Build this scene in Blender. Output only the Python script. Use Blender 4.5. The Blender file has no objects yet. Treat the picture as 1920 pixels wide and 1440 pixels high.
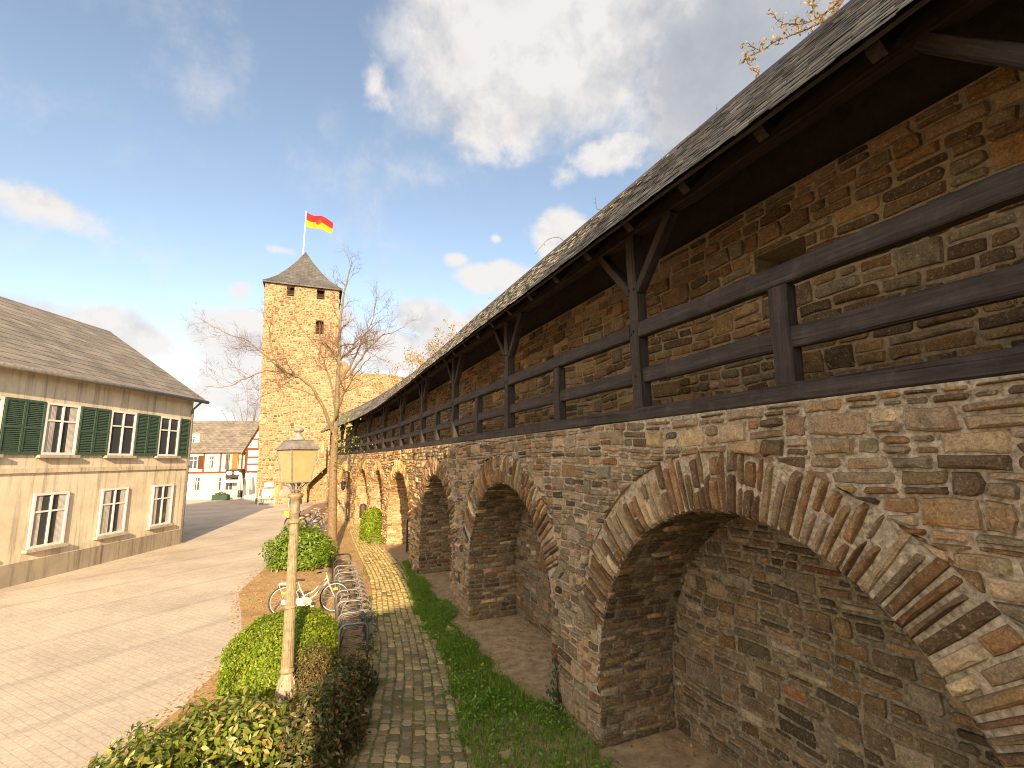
import bpy, math, random
import numpy as np
from mathutils import Matrix, Vector, noise as mnoise

random.seed(7)
RNG = np.random.default_rng(7)
rad = math.radians
scene = bpy.context.scene
COL = scene.collection
U = random.uniform

# ------------------------------------------------------------------ camera
EYE = Vector((0, 0, 3.4))
FOC = 900.0 / 1920.0
cam_d = bpy.data.cameras.new("camera")
cam_d.sensor_fit = 'HORIZONTAL'
cam_d.sensor_width = 36.0
cam_d.lens = 36.0 * FOC
cam_d.clip_start = 0.05
cam_d.clip_end = 3000
cam = bpy.data.objects.new("camera", cam_d)
COL.objects.link(cam)
CR = Matrix.Rotation(math.pi / 2 + rad(8.97), 3, 'X') @ Matrix.Rotation(rad(-0.6), 3, 'Z')
cam.matrix_world = Matrix.Translation(EYE) @ CR.to_4x4()
scene.camera = cam


def ray(px, py):
    return (CR @ Vector((px - 960, 720 - py, -900.0))).normalized()


def at(px, py, Y):
    """survey helper: point of the place at depth Y"""
    d = ray(px, py)
    return EYE + d * (Y / d.y)


# ------------------------------------------------------------------ tagging
def tag(o, label=None, cat=None, group=None, kind=None):
    if label: o["label"] = label
    if cat: o["category"] = cat
    if group: o["group"] = group
    if kind: o["kind"] = kind
    return o


def thing(name, label, cat, loc=(0, 0, 0), rz=0.0, group=None):
    o = bpy.data.objects.new(name, None)
    o.empty_display_size = 0.2
    COL.objects.link(o)
    o.location = loc
    o.rotation_euler = (0, 0, rz)
    return tag(o, label, cat, group)


def clone(o, parent=None):
    c = o.copy()
    COL.objects.link(c)
    c.parent = parent
    for ch in list(o.children):
        clone(ch, c)
    return c


# ------------------------------------------------------------------ mesh builder
class MB:
    def __init__(self):
        self.v = []; self.f = []; self.c = []

    def add(self, vs, fs, col=(1, 1, 1)):
        b = len(self.v)
        self.v.extend(vs)
        self.f.extend([tuple(i + b for i in f) for f in fs])
        self.c.extend([col] * len(vs))

    def box(self, a, b, col=(1, 1, 1)):
        x0, y0, z0 = a; x1, y1, z1 = b
        self.add([(x0, y0, z0), (x1, y0, z0), (x1, y1, z0), (x0, y1, z0), (x0, y0, z1), (x1, y0, z1), (x1, y1, z1), (x0, y1, z1)],
                 [(0, 3, 2, 1), (4, 5, 6, 7), (0, 1, 5, 4), (1, 2, 6, 5), (2, 3, 7, 6), (3, 0, 4, 7)], col)

    def grid(self, rows, col=(1, 1, 1), flip=False):
        n = len(rows[0]); vs = [p for r in rows for p in r]; fs = []
        for i in range(len(rows) - 1):
            for j in range(n - 1):
                q = (i * n + j, i * n + j + 1, (i + 1) * n + j + 1, (i + 1) * n + j)
                fs.append(q[::-1] if flip else q)
        self.add(vs, fs, col)

    def tube(self, pts, r, n=6, col=(1, 1, 1), cap=True, closed=False):
        pts = [Vector(p) for p in pts]
        m = len(pts)
        rs = r if isinstance(r, (list, tuple)) else [r] * m
        up = None; vs = []; fs = []
        for i in range(m):
            if closed:
                t = pts[(i + 1) % m] - pts[i - 1]
            else:
                t = pts[min(i + 1, m - 1)] - pts[max(i - 1, 0)]
            if t.length < 1e-9: t = Vector((0, 0, 1))
            t.normalize()
            if up is None:
                up = Vector((0, 0, 1)) if abs(t.z) < .9 else Vector((1, 0, 0))
            s = t.cross(up)
            if s.length < 1e-6: s = t.orthogonal()
            s.normalize(); up = s.cross(t)
            for k in range(n):
                a = 2 * math.pi * k / n
                p = pts[i] + (s * math.cos(a) + up * math.sin(a)) * rs[i]
                vs.append(tuple(p))
        for i in range(m if closed else m - 1):
            j = (i + 1) % m
            for k in range(n):
                k2 = (k + 1) % n
                fs.append((i * n + k, i * n + k2, j * n + k2, j * n + k))
        if cap and not closed:
            fs.append(tuple(range(n))[::-1]); fs.append(tuple((m - 1) * n + k for k in range(n)))
        self.add(vs, fs, col)

    def lathe(self, prof, n=20, col=(1, 1, 1), c=(0, 0, 0), flute=0, fl=0.0):
        rows = []
        for r, z in prof:
            row = []
            for k in range(n + 1):
                a = 2 * math.pi * k / n
                rr = r * (1 - (fl if flute and (k % 2) else 0))
                row.append((c[0] + rr * math.cos(a), c[1] + rr * math.sin(a), c[2] + z))
            rows.append(row)
        self.grid(rows, col)

    def build(self, name, mat, parent=None, tf=None, smooth=False, link=True):
        v = np.array(self.v, dtype=np.float64).reshape(-1, 3)
        if tf is not None: v = tf(v)
        return mesh_obj(name, v, self.f, np.array(self.c, dtype=np.float32).reshape(-1, 3), mat, parent, smooth)


def mesh_obj(name, v, faces, cols, mat, parent=None, smooth=False):
    me = bpy.data.meshes.new(name)
    if isinstance(faces, np.ndarray):           # all faces of one size
        nf, k = faces.shape
        me.vertices.add(len(v)); me.vertices.foreach_set('co', np.ascontiguousarray(v, dtype=np.float32).ravel())
        me.loops.add(nf * k); me.loops.foreach_set('vertex_index', np.ascontiguousarray(faces, dtype=np.int32).ravel())
        me.polygons.add(nf)
        me.polygons.foreach_set('loop_start', np.arange(0, nf * k, k, dtype=np.int32))
        me.polygons.foreach_set('loop_total', np.full(nf, k, dtype=np.int32))
        me.update(calc_edges=True)
    else:
        me.from_pydata([tuple(p) for p in v], [], faces)
    if cols is not None:
        ca = me.color_attributes.new('col', 'FLOAT_COLOR', 'POINT')
        c4 = np.ones((len(v), 4), dtype=np.float32); c4[:, :3] = cols
        ca.data.foreach_set('color', c4.ravel())
    if smooth:
        me.polygons.foreach_set('use_smooth', np.ones(len(me.polygons), dtype=bool))
    me.materials.append(mat)
    me.update()
    o = bpy.data.objects.new(name, me)
    COL.objects.link(o)
    if parent is not None:
        o.parent = parent
    return o


def shift(o, parent):
    """mesh was made in world space: make it local to its (unrotated) parent"""
    L = parent.location
    o.data.transform(Matrix.Translation((-L[0], -L[1], -L[2])))
    o.parent = parent
    return o


# ------------------------------------------------------------------ materials
def new_mat(name):
    m = bpy.data.materials.new(name); m.use_nodes = True
    nt = m.node_tree; nt.nodes.clear()
    out = nt.nodes.new('ShaderNodeOutputMaterial')
    return m, nt, out


def N(nt, typ, **kw):
    n = nt.nodes.new(typ)
    for k, v in kw.items():
        if k.startswith('i_'):
            key = k[2:]
            n.inputs[int(key) if key.isdigit() else key.replace('_', ' ')].default_value = v
        else:
            setattr(n, k, v)
    return n


def noise_n(nt, scale, detail=4, rough=.6, vec=None, dist=0.0):
    n = N(nt, 'ShaderNodeTexNoise', i_Scale=scale, i_Detail=detail, i_Roughness=rough, i_Distortion=dist)
    if vec is not None: nt.links.new(vec, n.inputs['Vector'])
    return n.outputs['Fac']


def ramp(nt, fac, stops):
    r = nt.nodes.new('ShaderNodeValToRGB')
    e = r.color_ramp.elements
    while len(e) < len(stops): e.new(0.5)
    for i, (p, c) in enumerate(stops):
        e[i].position = p
        e[i].color = (c, c, c, 1) if not isinstance(c, (tuple, list)) else (*c, 1)
    nt.links.new(fac, r.inputs[0])
    return r.outputs[0]


def mul(nt, a, b, fac=1.0, mode='MULTIPLY'):
    m = N(nt, 'ShaderNodeMix', data_type='RGBA', blend_type=mode)
    m.inputs[0].default_value = fac
    for sock, val in ((m.inputs[6], a), (m.inputs[7], b)):
        if isinstance(val, tuple): sock.default_value = (*val, 1)
        else: nt.links.new(val, sock)
    return m.outputs[2]


def mixf(nt, fac, a, b):
    m = N(nt, 'ShaderNodeMix', data_type='RGBA')
    nt.links.new(fac, m.inputs[0])
    for sock, val in ((m.inputs[6], a), (m.inputs[7], b)):
        if isinstance(val, tuple): sock.default_value = (*val, 1)
        else: nt.links.new(val, sock)
    return m.outputs[2]


def objco(nt, sc=(1, 1, 1)):
    t = nt.nodes.new('ShaderNodeTexCoord')
    mp = N(nt, 'ShaderNodeMapping'); mp.inputs['Scale'].default_value = sc
    nt.links.new(t.outputs['Object'], mp.inputs[0])
    return mp.outputs[0]


def bsdf(nt, out, color, rough=.85, metal=0.0, bump=None, bstr=.3, bdist=.01, spec=.3):
    b = nt.nodes.new('ShaderNodeBsdfPrincipled')
    if isinstance(color, tuple): b.inputs['Base Color'].default_value = (*color, 1)
    else: nt.links.new(color, b.inputs['Base Color'])
    if isinstance(rough, float): b.inputs['Roughness'].default_value = rough
    else: nt.links.new(rough, b.inputs['Roughness'])
    b.inputs['Metallic'].default_value = metal
    b.inputs['Specular IOR Level'].default_value = spec
    if bump is not None:
        bn = N(nt, 'ShaderNodeBump'); bn.inputs['Strength'].default_value = bstr; bn.inputs['Distance'].default_value = bdist
        nt.links.new(bump, bn.inputs['Height']); nt.links.new(bn.outputs[0], b.inputs['Normal'])
    nt.links.new(b.outputs[0], out.inputs[0])
    return b


def colattr(nt):
    return N(nt, 'ShaderNodeVertexColor', layer_name='col').outputs[0]


def mat_stone(name, lichen=.5, bstr=.5, bdist=.012):
    m, nt, out = new_mat(name)
    co = objco(nt)
    n1 = noise_n(nt, 9, 8, .75, co)
    n2 = noise_n(nt, 70, 6, .8, co)
    n3 = noise_n(nt, 2.2, 4, .6, co)
    c = colattr(nt)
    c = mul(nt, c, ramp(nt, n1, [(.28, .5), (.5, 1.0), (.75, 1.55)]))
    c = mul(nt, c, ramp(nt, n2, [(.3, .45), (.5, 1.0), (.72, 1.6)]))
    # pale lichen / lime blooms and rust blotches
    lm = ramp(nt, noise_n(nt, 34, 7, .8, co), [(.56, 0.0), (.66, 1.0)])
    lf = N(nt, 'ShaderNodeMath', operation='MULTIPLY'); lf.inputs[1].default_value = lichen
    nt.links.new(lm, lf.inputs[0])
    c = mixf(nt, lf.outputs[0], c, (.46, .39, .29))
    rf = N(nt, 'ShaderNodeMath', operation='MULTIPLY'); rf.inputs[1].default_value = .45
    nt.links.new(ramp(nt, n3, [(.56, 0.0), (.7, 1.0)]), rf.inputs[0])
    c = mul(nt, c, mixf(nt, rf.outputs[0], (1, 1, 1), (1.25, .82, .5)))
    hb = N(nt, 'ShaderNodeMath', operation='ADD'); nt.links.new(n1, hb.inputs[0]); nt.links.new(n2, hb.inputs[1])
    bsdf(nt, out, c, .92, bump=hb.outputs[0], bstr=bstr, bdist=bdist, spec=.2)
    return m


def mat_simple(name, col, rough=.8, metal=0.0, nscale=14, lo=.75, hi=1.2, bstr=.15, sc=(1, 1, 1), spec=.3, bdist=.006):
    m, nt, out = new_mat(name)
    co = objco(nt, sc)
    n = noise_n(nt, nscale, 6, .65, co)
    c = mul(nt, col, ramp(nt, n, [(.3, lo), (.7, hi)]))
    bsdf(nt, out, c, rough, metal, bump=n, bstr=bstr, bdist=bdist, spec=spec)
    return m


def mat_attr(name, rough=.8, nscale=20, lo=.75, hi=1.2, bstr=.2, metal=0.0, spec=.3, bdist=.006):
    m, nt, out = new_mat(name)
    co = objco(nt)
    n = noise_n(nt, nscale, 6, .65, co)
    c = mul(nt, colattr(nt), ramp(nt, n, [(.3, lo), (.7, hi)]))
    bsdf(nt, out, c, rough, metal, bump=n, bstr=bstr, bdist=bdist, spec=spec)
    return m


def mat_leaf(name, trans=.35, rough=.45):
    m, nt, out = new_mat(name)
    c = colattr(nt)
    b = nt.nodes.new('ShaderNodeBsdfPrincipled'); b.inputs['Roughness'].default_value = rough
    b.inputs['Specular IOR Level'].default_value = .35
    nt.links.new(c, b.inputs['Base Color'])
    t = nt.nodes.new('ShaderNodeBsdfTranslucent')
    nt.links.new(mul(nt, c, (1.5, 1.5, .6)), t.inputs[0])
    mx = nt.nodes.new('ShaderNodeMixShader'); mx.inputs[0].default_value = trans
    nt.links.new(b.outputs[0], mx.inputs[1]); nt.links.new(t.outputs[0], mx.inputs[2])
    nt.links.new(mx.outputs[0], out.inputs[0])
    return m


def mat_wood(name, col, axis=2, rough=.75):
    m, nt, out = new_mat(name)
    sc = [26, 26, 26]; sc[axis] = 1.1
    co = objco(nt, tuple(sc))
    n = noise_n(nt, 1.0, 6, .7, co, .6)
    co2 = objco(nt)
    n2 = noise_n(nt, 3.0, 4, .6, co2)
    sc3 = [40, 40, 40]; sc3[axis] = .7
    crack = noise_n(nt, 1.0, 3, .5, objco(nt, tuple(sc3)), .3)
    c = mul(nt, col, ramp(nt, n, [(.25, .40), (.5, 1.0), (.8, 2.1)]))
    c = mul(nt, c, ramp(nt, n2, [(.3, .75), (.7, 1.3)]))
    c = mul(nt, c, ramp(nt, crack, [(.32, .25), (.4, 1.0)]))
    wf = N(nt, 'ShaderNodeMath', operation='MULTIPLY'); wf.inputs[1].default_value = .35
    nt.links.new(ramp(nt, noise_n(nt, 5.5, 6, .75, co2), [(.5, 0.0), (.72, 1.0)]), wf.inputs[0])
    c = mixf(nt, wf.outputs[0], c, (.115, .10, .09)) if axis == 2 and col[0] > .035 else c
    h = N(nt, 'ShaderNodeMath', operation='ADD'); nt.links.new(n, h.inputs[0])
    nt.links.new(ramp(nt, crack, [(.32, 0.0), (.4, 1.0)]), h.inputs[1])
    bsdf(nt, out, c, rough, bump=h.outputs[0], bstr=.55, bdist=.006, spec=.25)
    return m


M_STONE = mat_stone('wall_stone', .75, .7)
M_STONE_FAR = mat_stone('tower_stone', .25, .4)
M_MORTAR = mat_simple('lime_mortar', (.44, .36, .25), .95, nscale=26, lo=.22, hi=1.3, bstr=.8, bdist=.012)
M_MORTAR_IN = mat_simple('dark_mortar', (.25, .195, .118), .95, nscale=22, lo=.2, hi=1.35, bstr=.8, bdist=.012)  # darker than the facing mortar, for the near niches
M_MORTAR_FAR = mat_simple('ochre_mortar', (.31, .235, .14), .95, nscale=8, lo=.7, hi=1.2, bstr=.5, bdist=.015)
M_WOOD = mat_wood('dark_oak', (.038, .029, .024))
M_WOODR = mat_wood('roof_timber', (.030, .021, .015))
M_SLATE = mat_attr('slate', .62, 16, .65, 1.35, .35, spec=.4)
M_LEAF = mat_leaf('leaf')
M_LEAFG = mat_leaf('glossy_leaf', .22, .3)
M_BARK = mat_attr('bark', .9, 14, .55, 1.35, .7, bdist=.02)
M_ATTR = mat_attr('painted', .6, 30, .85, 1.12, .05)
M_METAL = mat_attr('worn_steel', .5, 40, .7, 1.2, .05, metal=.6, spec=.4)
M_PAINTMET = mat_attr('painted_iron', .55, 13, .52, 1.22, .25, spec=.4)


# ------------------------------------------------------------------ masonry
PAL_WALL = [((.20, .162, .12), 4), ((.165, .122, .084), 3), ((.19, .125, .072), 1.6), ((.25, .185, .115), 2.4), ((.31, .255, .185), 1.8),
            ((.165, .148, .118), 2), ((.09, .064, .045), 1.8), ((.24, .20, .152), 3.0), ((.175, .088, .045), .7)]
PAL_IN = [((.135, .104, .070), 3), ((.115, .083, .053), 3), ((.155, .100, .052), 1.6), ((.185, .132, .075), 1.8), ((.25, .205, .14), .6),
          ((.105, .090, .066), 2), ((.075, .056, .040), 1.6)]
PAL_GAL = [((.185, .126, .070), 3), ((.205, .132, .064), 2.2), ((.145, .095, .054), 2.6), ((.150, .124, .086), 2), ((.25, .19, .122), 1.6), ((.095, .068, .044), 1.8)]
PAL_TOWER = [((.285, .215, .145), 3), ((.235, .165, .10), 3), ((.34, .27, .19), 2.5), ((.385, .325, .245), 2), ((.165, .10, .058), 1.6), ((.125, .098, .072), 1.1)]
PAL_FARW = [((.36, .25, .13), 3), ((.30, .19, .09), 3), ((.42, .31, .17), 2.5), ((.25, .16, .08), 2), ((.22, .18, .12), 1.5), ((.46, .37, .24), 1.3)]  # same stone as the near wall, sunlit yellow put into the colour


def pick(pal):
    t = sum(w for _, w in pal); x = U(0, t)
    for c, w in pal:
        x -= w
        if x <= 0: break
    k = U(.62, 1.38)
    return (c[0] * k * 1.12 * U(.95, 1.05), c[1] * k * 1.01, c[2] * k * .80 * U(.93, 1.07))


def cells(u0, u1, v0, v1, rh=(.13, .27), wd=(.22, .55), big=.3, min_h=.07):
    out = []
    v = v0
    while v < v1 - .02:
        h = U(*rh)
        if v + h > v1 - .05: h = v1 - v
        u = u0 - U(0, .2)
        while u < u1:
            w = U(*wd)
            k = random.random()
            if h > 2 * min_h and k > big:
                hs = h * U(.38, .62)
                for (a, b) in ((v, v + hs), (v + hs, v + h)):
                    if w > .3 and random.random() < .45:
                        wm = w * U(.35, .65)
                        out.append((u, u + wm, a, b)); out.append((u + wm, u + w, a, b))
                    else:
                        out.append((u, u + w, a, b))
            elif w > .42 and random.random() < .7:
                wm = w * U(.35, .65)
                out.append((u, u + wm, v, v + h)); out.append((u + wm, u + w, v, v + h))
            else:
                out.append((u, u + w, v, v + h))
            u += w
        v += h
    return [(max(a, u0), min(b, u1), c, d) for a, b, c, d in out if b > u0 + .04 and a < u1 - .04]


def poly_of(a, b, c, d, gap, rnd=.022):
    g = gap * U(.6, 1.3) * .5
    a += g; b -= g; c += g; d -= g
    if b - a < .02 or d - c < .015: return None
    r = min(rnd * U(.5, 1.4), (b - a) * .35, (d - c) * .38)
    j = min(.013, (d - c) * .10)
    P = []
    for (x, y, sx, sy, first) in ((a, c, 1, 1, 0), (b, c, -1, 1, 1), (b, d, -1, -1, 0), (a, d, 1, -1, 1)):
        r1, r2 = r * U(.5, 1.3), r * U(.5, 1.3)
        q = [(x, y + sy * r1), (x + sx * r2, y)]
        if first: q.reverse()
        P += q
    # mid-edge points on the long sides
    P2 = []
    n = len(P)
    for i in range(n):
        P2.append(P[i])
        q = P[(i + 1) % n]
        if math.hypot(q[0] - P[i][0], q[1] - P[i][1]) > .1:
            P2.append(((P[i][0] + q[0]) / 2, (P[i][1] + q[1]) / 2))
    return [(x + U(-j, j), y + U(-j, j)) for x, y in P2]


def warp(x, y, amp=.03, f=1.3, seed=0.0):
    return (x + amp * mnoise.noise((x * f, y * f * 1.5, seed)), y + amp * 1.2 * mnoise.noise((x * f * .8, y * f, seed + 9.3)))


def stone(mb, poly, p, col, mp, rough=.006, simple=False):
    n = len(poly)
    cu = sum(q[0] for q in poly) / n; cv = sum(q[1] for q in poly) / n
    hw = max(.02, min(max(q[0] for q in poly) - cu, max(q[1] for q in poly) - cv))
    ta, tb = U(-.06, .06), U(-.08, .08)
    r1 = max(.8, 1 - .008 / hw); r2 = max(.45, 1 - .028 / hw)
    vs = []
    rings = ((1.0, -.008, 0), (r1, p * .7, .3), (r2, p, 1)) if not simple else ((1.0, -.008, 0), (r2, p, 1))
    for k, o, t in rings:
        for (u, v) in poly:
            uu = cu + (u - cu) * k; vv = cv + (v - cv) * k
            oo = o + (t * ((uu - cu) * ta + (vv - cv) * tb + U(-rough, rough)) if t else 0)
            vs.append(mp(uu, vv, oo))
    fs = []
    for r in range(len(rings) - 1):
        for i in range(n):
            j = (i + 1) % n
            fs.append((r * n + i, r * n + j, (r + 1) * n + j, (r + 1) * n + i))
    fs.append(tuple((len(rings) - 1) * n + i for i in range(n)))
    mb.add(vs, fs, col)


def lay(mb, rect, mp, pal, gap=.02, prot=(.012, .038), clip=None, wamp=.03, seed=0.0, simple=False, colf=None, rnd=.022, **kw):
    u0, u1, v0, v1 = rect
    for (a, b, c, d) in cells(u0, u1, v0, v1, **kw):
        P = poly_of(a, b, c, d, gap, rnd)
        if P is None: continue
        P = [warp(x, y, wamp, seed=seed) for x, y in P]
        P = [(min(max(x, u0 + .003), u1 - .003), min(max(y, v0 + .003), v1 - .003)) for x, y in P]
        if clip is not None:
            P = clip(P)
            if P is None: continue
        # area check
        A = .5 * abs(sum(P[i][0] * P[i - 1][1] - P[i - 1][0] * P[i][1] for i in range(len(P))))
        if A < .0012: continue
        cu = sum(q[0] for q in P) / len(P); cv = sum(q[1] for q in P) / len(P)
        col = pick(pal(cu, cv) if callable(pal) else pal)
        if colf: col = colf(cu, cv, col)
        stone(mb, P, U(*prot), col, mp, simple=simple)

# ------------------------------------------------------------------ the wall's line on the ground
H0 = 23.5
_S = np.arange(-14, 40.01, .05)
_hd = np.radians(np.where(_S < 12, H0, H0 + .55 * (_S - 12)))
_X = np.zeros_like(_S); _Y = np.zeros_like(_S)
_X[1:] = np.cumsum(-np.sin((_hd[1:] + _hd[:-1]) / 2) * .05); _Y[1:] = np.cumsum(np.cos((_hd[1:] + _hd[:-1]) / 2) * .05)
_X += 1.02 - np.interp(0, _S, _X); _Y += 6.29 - np.interp(0, _S, _Y)


def tfw(v):
    """(s along, w into the wall, z) -> world"""
    v = np.asarray(v, dtype=np.float64).reshape(-1, 3)
    s, w, z = v[:, 0], v[:, 1], v[:, 2]
    h = np.interp(s, _S, _hd)
    x = np.interp(s, _S, _X) + w * np.cos(h); y = np.interp(s, _S, _Y) + w * np.sin(h)
    drop = .014 * np.maximum(0, s - 6) * np.clip((z - 3.9) / 2, 0, 3)
    return np.stack([x, y, z - drop], 1)


def W(s, w, z): return Vector(tfw([(s, w, z)])[0])


ND = 1.12          # niche depth
SILL = 3.82
S0, S1 = -9.0, 31.0
# centre, half width, spring height, rise
ARCHES = [(-2.05, 2.05, .65, 2.28), (3.08, 1.92, 1.05, 1.93), (8.03, 1.73, 1.15, 1.86), (13.35, 2.05, 1.15, 1.84),
          (17.95, 1.38, 1.3, 1.7), (21.6, 1.42, 1.3, 1.72), (26.0, 1.7, 1.25, 1.72)]
ARCHES.insert(0, (-7.2, 1.9, .9, 2.0))


class Arch:
    def __init__(self, sc, a, zs, b):
        self.sc, self.a, self.zs, self.b = sc, a, zs, b
        pts = [(sc + a, z) for z in np.linspace(0, zs, 10)[:-1]]
        self.nj = len(pts)
        th = np.linspace(0, math.pi, 61)
        pts += [(sc + a * math.cos(t), zs + b * math.sin(t)) for t in th]
        pts += [(sc - a, z) for z in np.linspace(zs, 0, 10)[1:]]
        self.P = np.array(pts)
        d = np.hypot(*np.diff(self.P, axis=0).T)
        self.L = np.concatenate([[0], np.cumsum(d)])
        self.t0 = self.L[self.nj]; self.t1 = self.L[self.nj + 60]; self.len = self.L[-1]

    def at(self, t):
        s = np.interp(t, self.L, self.P[:, 0]); z = np.interp(t, self.L, self.P[:, 1])
        e = .03
        ds = np.interp(t + e, self.L, self.P[:, 0]) - np.interp(t - e, self.L, self.P[:, 0])
        dz = np.interp(t + e, self.L, self.P[:, 1]) - np.interp(t - e, self.L, self.P[:, 1])
        l = math.hypot(ds, dz) or 1
        return s, z, dz / l, -ds / l       # outward normal (away from the opening)

    def zat(self, s):
        q = max(0, 1 - ((s - self.sc) / self.a) ** 2)
        return self.zs + self.b * math.sqrt(q)


ARC = [Arch(*a) for a in ARCHES]
RING = .52


def clip_front(P):
    out = []; ins = 0
    for (s, z) in P:
        for A in ARC:
            ds = s - A.sc
            if abs(ds) > A.a + RING + .1: continue
            z0 = A.zs + A.b * (.36 if A.sc < 5 else .2)
            if z > z0:
                q = math.hypot(ds / (A.a + RING), (z - A.zs) / (A.b + RING))
                if q < 1:
                    ins += 1
                    k = 1 / max(q, .05)
                    s = A.sc + ds * k; z = A.zs + (z - A.zs) * k
            elif abs(ds) < A.a + .004:
                ins += 1
                s = A.sc + math.copysign(A.a + .004, ds)
        out.append((s, z))
    if ins >= len(P) - 1: return None
    # refuse stones stretched across a ring
    if max(q[0] for q in out) - min(q[0] for q in out) > .75 or max(q[1] for q in out) > SILL: 
        out = [(s, min(z, SILL - .004)) for s, z in out]
        if max(q[0] for q in out) - min(q[0] for q in out) > .75: return None
    return out


town_wall = thing("town_wall", "medieval rubble stone town wall with a row of deep round arched niches under the timber walkway", "wall", W(8, 0, 0))


def wpart(mb, name, mat, parent=town_wall, smooth=False, tf=tfw, root=None):
    o = mb.build(name, mat, None, tf, smooth)
    o.data.transform(Matrix.Translation(-Vector((root or town_wall).location)))
    o.parent = parent
    return o


# mortar core
core = MB()
edges = set(np.round(np.arange(S0, S1 + .001, .4), 3).tolist())
for A in ARC:
    for t in np.linspace(0, math.pi, 33): edges.add(round(A.sc + A.a * math.cos(t), 4))
edges = sorted(e for e in edges if S0 <= e <= S1)
for a, b in zip(edges[:-1], edges[1:]):
    m = (a + b) / 2; za = zb = -.1
    for A in ARC:
        if abs(m - A.sc) < A.a: za, zb = A.zat(a), A.zat(b)
    core.add([(a, 0, za), (b, 0, zb), (b, 0, SILL), (a, 0, SILL)], [(0, 1, 2, 3)])
for a in np.arange(S0, S1, .5):
    b = min(a + .5, S1)
    core.add([(a, 0, SILL), (b, 0, SILL), (b, ND, SILL), (a, ND, SILL)], [(0, 1, 2, 3)])
    core.add([(a, ND, 6.22), (b, ND, 6.22), (b, 1.9, 6.22), (a, 1.9, 6.22)], [(0, 1, 2, 3)])
    core.add([(a, 1.9, -.1), (b, 1.9, -.1), (b, 1.9, 6.22), (a, 1.9, 6.22)], [(0, 1, 2, 3)])
for s in (S0, S1):
    core.add([(s, 0, -.1), (s, 1.9, -.1), (s, 1.9, SILL), (s, 0, SILL)], [(0, 1, 2, 3)])
    core.add([(s, ND, SILL), (s, 1.9, SILL), (s, 1.9, 6.22), (s, ND, 6.22)], [(0, 1, 2, 3)])
wpart(core, "mortar_core", M_MORTAR)


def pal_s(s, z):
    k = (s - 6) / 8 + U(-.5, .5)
    return PAL_FARW if k > .5 else PAL_WALL  # eases into the painted sunlit tint further along


def plinth(s, z, c):
    n = mnoise.noise((s * 1.4, z * 2, 3.1))
    if z < .5 + .3 * n and s < 9:
        k = U(.85, 1.1)
        return (.27 * k, .185 * k, .105 * k)
    return c


face = MB()
fmp = lambda u, v, o: (u, -o, v)
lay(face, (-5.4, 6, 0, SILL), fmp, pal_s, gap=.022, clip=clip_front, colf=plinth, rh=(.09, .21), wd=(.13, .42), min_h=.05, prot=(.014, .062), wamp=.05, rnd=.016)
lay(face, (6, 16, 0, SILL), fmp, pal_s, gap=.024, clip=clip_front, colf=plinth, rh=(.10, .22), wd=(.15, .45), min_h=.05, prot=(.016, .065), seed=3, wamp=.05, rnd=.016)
lay(face, (16, S1, 0, SILL), fmp, pal_s, gap=.03, clip=clip_front, rh=(.14, .3), wd=(.22, .55), simple=True, seed=5, prot=(.02, .05))
wpart(face, "facing_stones", M_STONE)

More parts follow.
